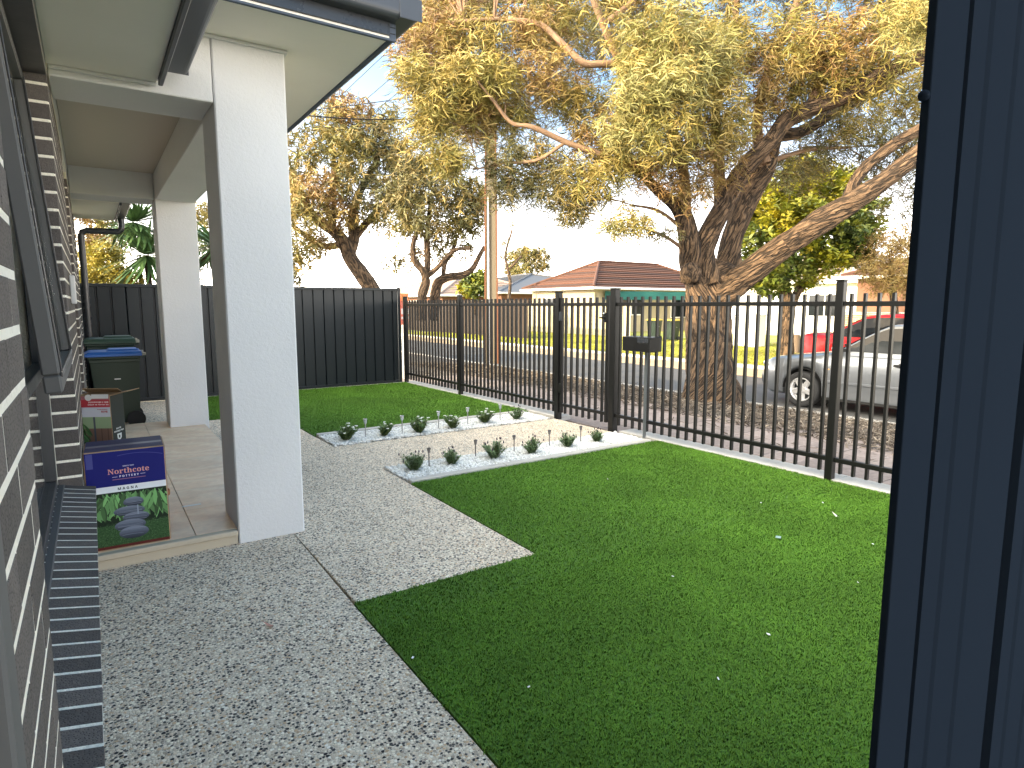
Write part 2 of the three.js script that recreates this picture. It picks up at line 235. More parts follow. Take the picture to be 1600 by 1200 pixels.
{
  const e = tag(new THREE.Group(), 'pale concrete edging strips along the beds and under the front fence', null, null, 'structure'); e.name = 'concrete_edging'; scene.add(e);
  for (let k = 0; k < 3; k++) { const a = 2.155 + k * 0.965, b = Math.min(a + 0.96, 5.08); part('edging_strip', bx(a, b, -0.03, 0.028, -4.797, -4.718, 0.006), M.concrete, e); }
  for (let k = 0; k < 3; k++) { const a = 2.07 + k * 0.97, b = Math.min(a + 0.965, 4.99); part('edging_strip', bx(a, b, -0.03, 0.03, -7.132, -7.048, 0.006), M.concrete, e); }
  const strip = (z0, z1) => part('edging_strip', slab([[fx(z1) - 0.025, z1], [fx(z1) + 0.22, z1], [fx(z0) + 0.22, z0], [fx(z0) - 0.025, z0]], -0.2, 0.018, 0.006), M.concrete, e);
  strip(-11.3, -9.0); strip(-8.995, -6.5); strip(-5.32, -2.75); strip(-2.745, 0.5);
  part('edging_strip', bx(1.14, 5.0, -0.03, 0.012, -11.25, -11.195, 0.004), M.concrete, e);
}
// street: footpath of pavers, verge, kerb, road, far verge
{
  const walk = tag(new THREE.Group(), 'reddish grey paved footpath between the picket fence and the leafy verge', null, null, 'structure'); walk.name = 'footpath'; scene.add(walk);
  part('path_base', slab([[5.2, 20], [7.15, 20], [7.15, -60], [5.2, -60]], -0.3, -0.056), M.soil, walk);
  const g = [0, 1, 2].map((k) => chamfer(0.395, 0.04, 0.395, 0.004, [k * 0.37, k * 0.71])), mm = [0.85, 1, 1.12].map((k) => mat([k, k, k], 0.9, { map: T.paver })), r = rng(4);
  let n = 0; const rest = [];
  for (let z = -12; z < -0.4; z += 0.4) for (let x = 5.47; x < 7.1; x += 0.4) { const q = Math.floor(r() * 3), p = V(x, -0.068 + rr(-0.003, 0.003, r), z); if (n++ < 140) part('paver', g[q], mm[Math.floor(r() * 3)], walk, [p.x, p.y, p.z]); }
}
const vy = (x) => -0.062 - 0.128 * sstep(7.2, 9.4, x); // the verge falls to the road
{ const p = []; for (let i = 0; i <= 12; i++) p.push(7.151 + 2.19 * i / 12); const L = []; for (let i = 0; i < 12; i++) L.push([V(p[i], vy(p[i]), 20), V(p[i + 1], vy(p[i + 1]), 20), V(p[i + 1], vy(p[i + 1]), -60), V(p[i], vy(p[i]), -60)]); struct('verge', polys(L, V(8, -50, -20)), M.soil, 'street verge of bare soil covered in dry gum leaves'); }
{
  const r = rng(77), ms = [[], []], cs = [[], []];
  for (let i = 0; i < 15000; i++) { const k = r() < 0.62 ? 0 : 1, d = 0.4 + 14 * Math.pow(r(), 1.3); const lx = rr(6.9, 9.35, r) - (r() < 0.04 ? 0.9 : 0); ms[k].push(mtx(V(lx, vy(lx) + 0.004 + r() * 0.022, -d - 1), rr(-0.5, 0.5, r), r() * 6.28, rr(-0.5, 0.5, r), rr(0.6, 1.4, r))); const q = rr(0.5, 1.25, r), w = r(); cs[k].push(w < 0.5 ? col(0.17 * q, 0.14 * q, 0.11 * q) : w < 0.85 ? col(0.105 * q, 0.08 * q, 0.06 * q) : col(0.30 * q, 0.25 * q, 0.19 * q)); }
  const lf = new THREE.PlaneGeometry(0.14, 0.022, 4, 1), p = lf.attributes.position; for (let i = 0; i < p.count; i++) { const t = p.getX(i) / 0.07; p.setXYZ(i, p.getX(i), p.getY(i) * (1 - t * t) + 0.02 * t * t, 0.01 * t * t); } lf.rotateX(-Math.PI / 2); lf.computeVertexNormals();
  const o = tag(new THREE.Group(), 'dry brown gum leaves and sticks littering the verge', 'leaf litter', null, 'stuff'); o.name = 'leaf_litter'; scene.add(o);
  inst('dry_leaves', lf, mat([1, 1, 1], 0.9), ms[0], o, cs[0]);
  const st = new THREE.CylinderGeometry(0.0025, 0.004, 0.26, 5); st.rotateZ(Math.PI / 2); inst('sticks', st, mat([1, 1, 1], 0.9), ms[1], o, cs[1]);
}
struct('road', slab([[9.522, 60], [13.15, 60], [13.15, -140], [9.522, -140]], -0.31, -0.2), M.asphalt, 'grey asphalt street beyond the verge, half in shade');
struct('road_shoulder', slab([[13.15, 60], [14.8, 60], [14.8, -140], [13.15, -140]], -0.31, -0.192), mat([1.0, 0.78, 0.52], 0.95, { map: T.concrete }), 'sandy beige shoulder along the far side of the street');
{
  const k = tag(new THREE.Group(), 'concrete kerbs on both sides of the street', null, null, 'structure'); k.name = 'kerb'; scene.add(k);
  for (let z = -40; z < 8; z += 2.4) { part('kerb_stone', bx(9.345, 9.52, -0.3, -0.176, z, z + 2.39, 0.008), M.concrete, k); part('kerb_stone', bx(14.801, 15.1, -0.3, -0.12, z, z + 2.39, 0.02), M.concrete, k); }
}
struct('far_verge', slab([[15.1, 60], [60, 60], [60, -140], [15.1, -140]], -0.31, -0.11), M.grass, 'sunlit grass across the street in front of the houses');
{
  const r = rng(8), ms = [], cs = []; for (let i = 0; i < 30000; i++) { const x = 15.1 + Math.pow(r(), 1.2) * 9, z = rr(-34, -6, r); ms.push(mtx(V(x, -0.112, z), 0, r() * 6.28, 0, rr(1.5, 3.4, r))); const k = 0.6 + 0.8 * fbm(x / 8 + 1, z / 8 + 9, 8, 3, 5); const w = r(); cs.push(w < 0.3 ? col(0.56 * k, 0.48 * k, 0.13 * k) : col(0.44 * k, 0.45 * k, 0.05 * k)); }
  const o = tag(new THREE.Group(), 'short sunlit grass blades on the far verge', 'grass', null, 'stuff'); o.name = 'verge_grass'; scene.add(o); inst('grass_blades', tuft(rng(2), 9, 0.022), mat([1, 1, 1], 0.8), ms, o, cs);
}

// ---------------------------------------------------------------- the house on the left
const house = thing('brick_house', 'dark brick house on the left with a white rendered porch', 'house');
const XW = -0.097, CO = 0.086;
const brickBig = [0, 1, 2, 3].map((k) => chamfer(0.108, 0.076, 0.23, 0.003, [k * 0.13, k * 0.19])), brickHalf = [0, 1].map((k) => chamfer(0.108, 0.076, 0.108, 0.003, [k * 0.23, k * 0.11]));
const rb = rng(12);
function brickWall(z0, z1, y0, y1, own) { // z0 > z1; own(z, y): a brick of its own, else joined
  const w = part('wall', bx(XW - 0.25, XW - 0.0006, y0, y1, z1 + 0.0012, z0 - 0.0012, 0.005), M.mortar, house), rest = [];
  for (let j = Math.ceil(y0 / CO - 0.05); j * CO + 0.076 < y1 + 0.02; j++) {
    const y = j * CO + 0.043;
    let z = z0, first = true;
    while (z > z1 + 0.05) {
      const half = (first && j % 2) || z - z1 < 0.2, L = half ? 0.108 : 0.23, zc = z - L / 2, px = XW - 0.054 + rr(-0.0004, 0.0008, rb), g = (half ? brickHalf : brickBig)[Math.floor(rb() * (half ? 2 : 4))];
      const m = M.brick[Math.floor(rb() * 3)], ry = 0;
      if (own(zc, y)) part('brick', g, m, w, [px, y, zc], [0, ry, rr(-0.004, 0.004, rb)]);
      else { const q = g.clone(); q.translate(px, y, zc); rest.push(q); }
      z -= L + 0.0045; first = false;
    }
  }
  if (rest.length) tag(part('bricks', merge(rest), M.brick[0], w), null, null, null, 'stuff');
}
// the jamb of the near wall and of the window's far side are at z = -1.3 and -3.95
{
  const w = part('wall', bx(XW - 0.25, XW - 0.0006, 0, 2.72, -1.2988, 4, 0.005), M.mortar, house), rest = [];
  for (let j = 0; j < 31; j++) { let z = -1.3, first = true; while (z < 3.8) { const half = first && j % 2, L = half ? 0.108 : 0.23, zc = z + L / 2, g = (half ? brickHalf : brickBig)[Math.floor(rb() * (half ? 2 : 4))], px = XW - 0.054 + rr(-0.0004, 0.001, rb), y = j * CO + 0.043; if (zc < -0.62) part('brick', g, M.brick[Math.floor(rb() * 3)], w, [px, y, zc], [0, rr(-0.001, 0.001, rb), rr(-0.004, 0.004, rb)]); else { const q = g.clone(); q.translate(px, y, zc); rest.push(q); } z += L + 0.0045; first = false; } }
  tag(part('bricks', merge(rest), M.brick[0], w), null, null, null, 'stuff');
}
brickWall(-1.31, -3.94, 0, 0.47, () => false);
brickWall(-3.95, -5.9, 0, 2.72, (z) => z > -4.5);
brickWall(-7.2, -8.9, 0, 2.72, () => false);
brickWall(-9.9, -10.6, 0, 2.66, () => false);
part('lintel', bx(XW - 0.25, XW, 2.625, 2.72, -3.948, -1.302, 0.002), M.frame, house);
{ // shell: recess backs, far walls, floor, dark rooms
  part('front_door', bx(XW - 0.2, XW - 0.15, 0.09, 2.3, -7.195, -5.905), M.timber, house);
  part('wall', bx(XW - 0.2, XW - 0.12, 2.302, 2.72, -7.195, -5.905), M.mortar, house);
  part('wall', bx(XW - 0.2, XW - 0.12, 0, 2.66, -9.895, -8.905), M.mortar, house);
  part('wall', merge([bx(-9.2, XW - 0.251, 0, 2.72, -10.6, -10.4), bx(-9.2, -9.0, 0, 2.72, -10.399, 3.999), bx(-9.2, XW - 0.251, 0, 2.72, 4.0, 4.2)]), M.brick[0], house);
  part('room', merge([bx(-3.0, -2.9, 0.1, 2.7, -4.6, -0.2), bx(-2.899, XW - 0.252, 0.1, 2.7, -4.6, -4.5), bx(-2.899, XW - 0.252, 0.1, 2.7, -0.3, -0.2), bx(-2.899, XW - 0.252, 0.1, 0.15, -4.499, -0.301), bx(-2.899, XW - 0.252, 2.65, 2.7, -4.499, -0.301)]), M.room, house);
}
{ // sloping brick sill under the window
  const s = part('window_sill', new THREE.BufferGeometry(), M.mortar, house); // filled below
  const L = 0.17, slope = 0.21, core = chamfer(L - 0.0012, 0.0848, 2.64, 0.0004); s.geometry = core; s.position.set(-0.134, 0.508, -2.625); s.rotation.z = -slope;
  const n = 31, g = [0, 1, 2].map((k) => chamfer(L, 0.086, 0.0745, 0.002, [k * 0.3, k * 0.17]));
  for (let i = 0; i < n; i++) part('sill_brick', g[i % 3], M.brick[Math.floor(rb() * 3)], s, [rr(-0.0005, 0.001, rb), rr(0.0001, 0.0008, rb), 1.32 - 0.04 - i * 0.0858]);
}
{ // window: fixed frame with a transom and mullion, panes, and the awning sash pushed open
  const y0 = 0.545, y1 = 2.623, z0 = -1.303, z1 = -3.947, xa = XW - 0.165, xb = XW - 0.108;
  const w = part('window', merge([bx(xa, xb, y0, y0 + 0.055, z1, z0), bx(xa, xb, y1 - 0.05, y1, z1, z0), bx(xa, xb, y0 + 0.056, y1 - 0.051, z1, z1 + 0.055), bx(xa, xb, y0 + 0.056, y1 - 0.051, z0 - 0.055, z0), bx(xa + 0.002, xb - 0.002, 1.16, 1.215, z1 + 0.056, z0 - 0.056), bx(xa + 0.004, xb - 0.004, y0 + 0.056, 1.159, -2.56, -2.5), bx(xa + 0.004, xb - 0.004, 1.216, y1 - 0.051, -2.56, -2.5)]), M.frame, house);
  part('sill_flashing', bx(xb + 0.001, XW - 0.078, y0 - 0.01, y0 + 0.022, z1, z0, 0.004), M.frameDusty, w);
  const px = (xa + xb) / 2, pane = (ya, yb, za, zb) => part('pane', bx(px - 0.003, px + 0.003, ya, yb, za, zb, 0.0005), M.glass, w);
  pane(y0 + 0.056, 1.159, z1 + 0.056, -2.561); pane(y0 + 0.056, 1.159, -2.499, z0 - 0.056); pane(1.216, y1 - 0.051, -2.499, z0 - 0.056);
  const h = 1.40, sa = -3.90, sb = -2.50, sash = part('awning_sash', merge([bx(-0.025, 0.025, -h, -h + 0.06, sa, sb, 0.006), bx(-0.025, 0.025, -0.05, 0, sa, sb, 0.006), bx(-0.025, 0.025, -h + 0.061, -0.051, sa, sa + 0.05, 0.006), bx(-0.025, 0.025, -h + 0.061, -0.051, sb - 0.05, sb, 0.006)]), M.frameDusty, house, [XW - 0.118, 2.61, 0], [0, 0, 0.07]);
  part('pane', bx(-0.003, 0.003, -h + 0.061, -0.051, sa + 0.051, sb - 0.051, 0.0005), M.glass, sash);
  part('glazing_bead', merge([bx(0.0255, 0.031, -h + 0.05, -h + 0.066, sa + 0.03, sb - 0.03, 0.002), bx(0.0255, 0.031, -h + 0.067, -0.04, sb - 0.062, sb - 0.046, 0.002), bx(0.0255, 0.031, -h + 0.067, -0.04, sa + 0.046, sa + 0.062, 0.002)]), M.frame, sash);
  const sc = new THREE.CylinderGeometry(0.006, 0.006, 0.004, 10); sc.rotateZ(Math.PI / 2); part('screw', sc, M.steel, w, [xb + 0.002, 1.19, -1.33]);
}
{ // porch: columns, beams, ceilings, fascia, gutters
  const colm = (z0, z1) => part('porch_column', bx(0.68, 1.09, -0.02, 3.036, z1, z0, 0.008), M.stucco, house);
  colm(-4.1, -4.56); colm(-8.12, -8.57);
  part('porch_beam', bx(XW + 0.002, 0.676, 2.67, 3.036, -4.545, -4.103, 0.006), M.stucco, house);
  part('porch_beam', bx(XW + 0.002, 0.676, 2.67, 3.036, -8.567, -8.123, 0.006), M.stucco, house);
  part('porch_beam', bx(0.684, 1.086, 2.67, 3.036, -8.116, -4.564, 0.006), M.stucco, house);
  part('porch_ceiling', bx(XW + 0.002, 0.683, 2.95, 2.97, -8.12, -4.547, 0.001), M.ceiling, house);
  part('soffit', bx(0.02, 1.55, 3.04, 3.052, -9.1, -3.572, 0.001), M.soffit, house);
  part('soffit_bead', merge([bx(0.54, 1.105, 3.02, 3.039, -4.099, -4.083, 0.003), bx(1.0915, 1.107, 3.02, 3.039, -8.56, -4.1, 0.003)]), M.stucco, house);
  part('soffit', bx(XW - 0.2, 0.392, 2.722, 2.734, -4.098, 4.6, 0.001), M.soffit, house);
  part('soffit_bead', bx(XW + 0.003, 0.39, 2.702, 2.7205, -4.099, -4.083, 0.003), M.stucco, house);
  part('fascia', bx(0.394, 0.418, 2.695, 2.84, -4.05, 4.6, 0.004), M.gutter, house);
  const prof = (w, h) => { const s = new THREE.Shape(); s.moveTo(0, 0); s.lineTo(w * 0.7, 0); s.quadraticCurveTo(w, 0, w, h * 0.35); s.lineTo(w, h * 0.8); s.quadraticCurveTo(w * 1.12, h * 0.9, w, h); s.lineTo(w * 0.93, h); s.lineTo(w * 0.93, h * 0.35); s.lineTo(0.004, 0.01); s.lineTo(0, h); return s; };
  const gut = (w, h, L) => { const g = new THREE.ExtrudeGeometry(prof(w, h), { depth: L, bevelEnabled: false, curveSegments: 6 }); return g; };
  let g = gut(0.115, 0.11, 8.5); g.translate(0.42, 2.742, -3.94); part('gutter', merge([g, bx(0.42, 0.535, 2.743, 2.85, -3.944, -3.941, 0.001)]), M.gutter, house);
  part('fascia_backing', merge([bx(0.02, 1.551, 3.053, 3.2, -3.572, -3.56, 0.001), bx(1.538, 1.551, 3.053, 3.2, -9.1, -3.573, 0.001)]), M.darkMetal, house);
  // porch fascia with two fine grooves, front and side
  const ff = (y0, y1) => bx(0.02, 1.594, y0, y1, -3.595, -3.573, 0.003), fs = (y0, y1) => bx(1.552, 1.574, y0, y1, -9.12, -3.597, 0.003);
  const fm = mat([0.085, 0.105, 0.14], 0.75, { clearcoat: 0, specularIntensity: 0.25 });
  part('fascia', ff(3.028, 3.16), fm, house); part('fascia', fs(3.028, 3.16), fm, house);
  part('fascia_groove', merge([3.066, 3.10].flatMap((y) => [bx(0.02, 1.59, y, y + 0.004, -3.574, -3.571, 0.0005), bx(1.573, 1.5755, y, y + 0.004, -9.12, -3.6, 0.0005)])), M.black, house);
  g = gut(0.125, 0.12, 5.68); g.translate(1.576, 3.125, -9.15); const g2 = gut(0.125, 0.12, 1.62); g2.rotateY(-Math.PI / 2); g2.scale(1, 1, 1); g2.translate(1.575, 3.125, -3.597); 
  part('gutter', g, M.gutter, house); part('gutter', g2, M.gutter, house); part('gutter_stop', bx(1.574, 1.712, 3.127, 3.247, -3.472, -3.468, 0.001), M.gutter, house);
  // rear eave and its downpipe
  part('soffit', bx(XW - 0.2, 0.36, 2.665, 2.677, -10.35, -8.575, 0.001), M.soffit, house);
  part('fascia', bx(0.362, 0.384, 2.64, 2.78, -10.36, -8.575, 0.003), M.gutter, house);
  g = gut(0.11, 0.11, 1.8); g.translate(0.386, 2.69, -10.38); part('gutter', g, M.gutter, house);
  const c = new THREE.CatmullRomCurve3([V(0.44, 2.70, -10.34), V(0.44, 2.56, -10.34), V(0.40, 2.515, -10.34), V(0.02, 2.505, -10.34), V(-0.03, 2.47, -10.34), V(-0.035, 2.3, -10.34), V(-0.035, 0.0, -10.34)], false, 'catmullrom', 0.1);
  part('downpipe', new THREE.TubeGeometry(c, 60, 0.042, 10), M.darkMetal, house);
}
{ // roofs
  const P = (a) => a.map((p) => V(...p)), tn = 0.40, e = -0.14, ye = 3.03, rx = -4.7, ry = ye + (e - rx) * tn, zf = -10.9, zn = 6.5, xl = 2 * rx - e;
  part('roof', polys([P([[e, ye, zn], [e, ye, zf], [rx, ry, zf + 4.9], [rx, ry, zn - 4.9]]), P([[xl, ye, zn], [xl, ye, zf], [rx, ry, zf + 4.9], [rx, ry, zn - 4.9]]), P([[e, ye, zf], [xl, ye, zf], [rx, ry, zf + 4.9]]), P([[e, ye, zn], [xl, ye, zn], [rx, ry, zn - 4.9]]), P([[e, ye - 0.02, zn], [e, ye - 0.02, zf], [xl, ye - 0.02, zf], [xl, ye - 0.02, zn]])], V(rx, ye + 0.3, -2)), M.roofMetal, house);
  const strip = (z0, z1) => polys([P([[0.55, 2.85, z0], [0.55, 2.85, z1], [e + 0.002, ye + 0.02, z1], [e + 0.002, ye + 0.02, z0]]), P([[0.55, 2.835, z0], [0.55, 2.835, z1], [e + 0.002, ye + 0.005, z1], [e + 0.002, ye + 0.005, z0]])], null);
  part('eave_roof', merge([strip(-4.09, 6.5), strip(-10.9, -9.2)]), M.roofMetal, house);
  part('porch_roof', polys([P([[1.66, 3.24, -3.52], [1.66, 3.24, -9.16], [-1.2, 3.95, -6.34]]), P([[1.66, 3.24, -3.52], [-2.5, 3.24, -3.52], [-2.5, 3.95, -6.34], [-1.2, 3.95, -6.34]]), P([[1.66, 3.24, -9.16], [-2.5, 3.24, -9.16], [-2.5, 3.95, -6.34], [-1.2, 3.95, -6.34]]), P([[1.66, 3.235, -3.52], [1.66, 3.235, -9.16], [-0.15, 3.235, -9.16], [-0.15, 3.235, -3.52]])], V(-0.5, 3.5, -6.3)), M.roofMetal, house);
  part('wall', bx(-0.145, XW - 0.002, 2.721, 3.23, -8.9, -4.1, 0.001), M.stucco, house);
}
{ // tiled porch floor
  const o = tag(new THREE.Group(), 'beige stone tiled porch floor between the white columns', null, null, 'structure'); o.name = 'porch_floor'; scene.add(o);
  part('floor_slab', bx(XW, 1.055, -0.02, 0.078, -8.6, -4.13, 0.002), M.grout, o);
  const g = {}, r = rng(3), X = [XW + 0.002, 0.446, 1.05], mm = [0.94, 1, 1.05].map((k) => mat([k, k * 0.99, k * 0.97], 0.42, { map: T.tile }));
  for (let j = 0; j < 8; j++) for (let i = 0; i < 2; i++) { const z0 = -4.155 - j * 0.56, w = X[i + 1] - X[i] - 0.004; const q = chamfer(w, 0.012, 0.556, 0.0015, [r() * 1.2, r() * 1.2]); part('floor_tile', q, mm[Math.floor(r() * 3)], o, [X[i] + w / 2, 0.084, z0 - 0.278]); }
  part('step_nosing', merge([bx(XW + 0.002, 0.676, 0.055, 0.09, -4.153, -4.098, 0.006), bx(XW + 0.002, 0.676, -0.02, 0.053, -4.129, -4.112, 0.002)]), M.riser, o);
}
one('door_chime', bx(XW + 0.001, XW + 0.03, 1.51, 1.69, -4.93, -4.80, 0.006), M.white, 'small white box mounted on the brick wall inside the porch', 'intercom');

// ---------------------------------------------------------------- metal panel fences
function panelSheet(x0, x1, y0, y1, pitch, groove, depth, phase) { // ribbed sheet, seen on +z
  const pts = [[x0, 0]]; for (let k = Math.ceil((x0 - phase) / pitch); phase + k * pitch < x1; k++) { const c = phase + k * pitch; for (const [a, b] of [[-groove, 0], [-groove * 0.55, -depth], [groove * 0.55, -depth], [groove, 0]]) if (c + a > x0 + 0.001 && c + a < x1 - 0.001) pts.push([c + a, b]); for (const q of pitch > 0.3 ? [0.25, 0.52] : []) { const m = c + q * pitch; for (const [a, b] of [[-0.012, 0], [-0.004, 0.003], [0.004, 0.003], [0.012, 0]]) if (m + a > x0 + 0.001 && m + a < x1 - 0.001) pts.push([m + a, b]); } }
  pts.push([x1, 0]); pts.sort((a, b) => a[0] - b[0]);
  const L = []; for (let i = 0; i < pts.length - 1; i++) L.push([V(pts[i][0], y0, pts[i][1]), V(pts[i + 1][0], y0, pts[i + 1][1]), V(pts[i + 1][0], y1, pts[i + 1][1]), V(pts[i][0], y1, pts[i][1])]);
  return polys(L, V((x0 + x1) / 2, (y0 + y1) / 2, -50));
}
{
  const f = thing('metal_panel_fence', 'tall charcoal ribbed metal fence across the far end of the yard', 'fence', [0, 0, -11.3]);
  for (let x = -0.3; x < 4.95; x += 0.76) { const b = Math.min(x + 0.76, 4.94); part('fence_sheet', panelSheet(x, b, 0.03, 1.80, 0.19, 0.017, 0.034, 0.085), M.cbond, f); }
  for (const [y0, y1] of [[1.78, 1.83], [0.0, 0.055]]) part('rail', bx(-0.3, 4.94, y0, y1, -0.035, 0.018, 0.004), M.cbond, f);
  part('sun_block_sheet', bx(-0.33, -0.325, 0.03, 1.8, 0.03, 0.75), M.cbond, f); part('sun_block_post', bx(-0.36, -0.31, 0, 1.82, 0.70, 0.75), M.cbond, f);  // hidden side panel, added to keep the sun out of the passage
  for (const x of [-0.32, 1.38, 2.06, 4.945]) part('post', bx(x, x + 0.055, -0.02, 1.845, -0.045, 0.024, 0.004), M.cbond, f);
}
{
  const f = thing('metal_panel_fence', 'dark navy ribbed metal fence panel filling the right edge of the view', 'fence', [0, 0, -0.36]);
  for (let k = 0; k < 1; k++) part('fence_sheet', panelSheet(0.9, 2.0, 0.03, 2.2, 0.325, 0.022, 0.03, 1.235), M.navy, f);
  part('post', merge([bx(0.826, 0.898, -0.1, 2.25, -0.006, 0.004, 0.001), bx(0.8985, 0.925, -0.1, 2.25, -0.012, -0.002, 0.001)]), M.navy, f);
  part('rail', bx(0.926, 2.0, 2.19, 2.24, -0.04, 0.02, 0.003), M.navy, f); part('rail', bx(0.926, 2.0, -0.02, 0.05, -0.04, 0.02, 0.003), M.navy, f);
  const s = new THREE.SphereGeometry(0.0065, 12, 8); part('screw', s, M.navy, f, [0.824, 1.743, -0.002]);
}
{
  const p = thing('gate_post', 'grey metal post edge at the lower left against the near bricks', 'post', [0, 0, -0.6]);
  part('post', bx(XW + 0.001, -0.0705, -0.1, 2.2, -0.02, 0.03, 0.003), M.frameDusty, p); part('hinge', cyl(0.008, 0.008, 0.09, 10, -0.075, 0.35, 0.04), M.darkMetal, p);
}

// ---------------------------------------------------------------- black picket fence, gate, letterbox
const PK = chamfer(0.036, 1.525, 0.022, 0.002);
function picketRun(o, z0, s0, s1, m = M.black) { // local s runs towards the camera from the group at z0
  for (const y of [1.515, 0.19]) part('rail', bx(-0.02, 0.02, y - 0.02, y + 0.02, s0, s1, 0.003), m, o);
  const n = Math.max(1, Math.round((s1 - s0) / 0.111)), st = (s1 - s0) / n;
  for (let i = 0; i < n; i++) part('picket', PK, m, o, [0, 0.8375, s0 + (i + 0.5) * st]);
}
const fencePost = (o, s, h, w = 0.065) => { const p = part('post', bx(-w / 2, w / 2, -0.02, h, s - w / 2, s + w / 2, 0.004), M.black, o); part('cap', bx(-w / 2 - 0.003, w / 2 + 0.003, h + 0.0005, h + 0.014, s - w / 2 - 0.003, s + w / 2 + 0.003, 0.003), M.black, p); };
const atan = Math.atan(0.0188);
{
  let z0 = -11.2, o = thing('picket_fence', 'black steel picket fence from the dark back fence to the gate', 'fence', [fx(z0), 0, z0], atan);
  fencePost(o, 0.03, 1.66); fencePost(o, 2.12, 1.66); fencePost(o, 4.70, 1.67, 0.075); picketRun(o, z0, 0.065, 2.085); picketRun(o, z0, 2.155, 4.66);
  z0 = -6.45; o = thing('picket_gate', 'black steel picket gate at the end of the gravelly path', 'gate', [fx(z0), 0, z0], atan);
  part('stile', bx(-0.02, 0.02, 0.08, 1.60, 0.0, 0.04, 0.003), M.black, o); part('stile', bx(-0.02, 0.02, 0.08, 1.62, 0.86, 0.90, 0.003), M.black, o); picketRun(o, z0, 0.042, 0.858);
  const l = part('latch', merge([bx(-0.055, -0.021, 1.30, 1.42, 0.865, 0.90, 0.004), bx(-0.10, -0.056, 1.345, 1.365, 0.83, 0.885, 0.004)]), M.black, o); part('knob', new THREE.SphereGeometry(0.014, 12, 8), M.steel, l, [-0.07, 1.405, 0.88]);
  part('hinge', bx(-0.035, -0.021, 0.35, 0.47, -0.01, 0.05, 0.003), M.black, o); part('hinge', bx(-0.035, -0.021, 1.30, 1.42, -0.01, 0.05, 0.003), M.darkMetal, o);
  z0 = -5.5; o = thing('picket_fence', 'black steel picket fence along the near lawn, right of the gate', 'fence', [fx(z0), 0, z0], atan);
  fencePost(o, 0.045, 1.69, 0.085); fencePost(o, 2.70, 1.70); fencePost(o, 5.05, 1.70); picketRun(o, z0, 0.09, 2.665); picketRun(o, z0, 2.735, 5.015);
}
{
  const o = thing('letterbox', 'black letterbox on a grey pole just inside the picket fence', 'letterbox', [5.085, 0, -4.87]);
  part('pole', cyl(0.018, 0.018, 0.98, 14, 0, 0.018, 0), mat([0.085, 0.095, 0.10], 0.5), o);
  const b = part('box', bx(-0.16, 0.04, 1.0, 1.16, -0.22, 0.19, 0.008), M.black, o); part('mail_slot', bx(-0.1615, -0.1603, 1.085, 1.135, 0.03, 0.17, 0.0005), M.rubber, b); part('flap', bx(-0.171, -0.162, 1.098, 1.146, 0.02, 0.18, 0.002), M.darkMetal, b);
}
// ---------------------------------------------------------------- boxes, bins
function print(w, h, draw) { const c = document.createElement('canvas'); c.width = w; c.height = h; draw(c.getContext('2d'), w, h); const t = new THREE.CanvasTexture(c); t.colorSpace = THREE.SRGBColorSpace; t.magFilter = THREE.LinearFilter; return mat([1, 1, 1], 0.5, { map: t, clearcoat: 0, specularIntensity: 0.4 }); }
const face = (w, h) => { const g = new THREE.BoxGeometry(w, h, 0.0008); return g; };
function leaves2d(g, x0, x1, y0, y1, n, r, len) { for (let i = 0; i < n; i++) { const x = rr(x0, x1, r), y = rr(y0, y1, r), a = rr(-0.75, 0.75, r) + Math.PI / 2, L = len * rr(0.6, 1.2, r), q = rr(0.5, 1.25, r); g.fillStyle = 'rgb(' + [104 * q, 150 * q, 92 * q].map(Math.round).join(',') + ')'; g.save(); g.translate(x, y); g.rotate(a); g.beginPath(); g.moveTo(0, 0); g.quadraticCurveTo(L * 0.5, L * 0.2, L, 0); g.quadraticCurveTo(L * 0.5, -L * 0.2, 0, 0); g.fill(); g.restore(); } }
function speckle(g, x0, y0, w, h, n, r, cs) { for (let i = 0; i < n; i++) { g.fillStyle = cs[Math.floor(r() * cs.length)]; g.fillRect(x0 + r() * w, y0 + r() * h, rr(2, 7, r), rr(2, 6, r)); } }
function dashes(g, x, y, hh, r, dir, most = 190) { let q = 0; while (q < most) { const k = rr(5, 13, r); g.fillRect(x - q - k, y, k, hh * rr(0.7, 1, r)); q += k + (r() < 0.2 ? 9 : 3); } } // print too small to read
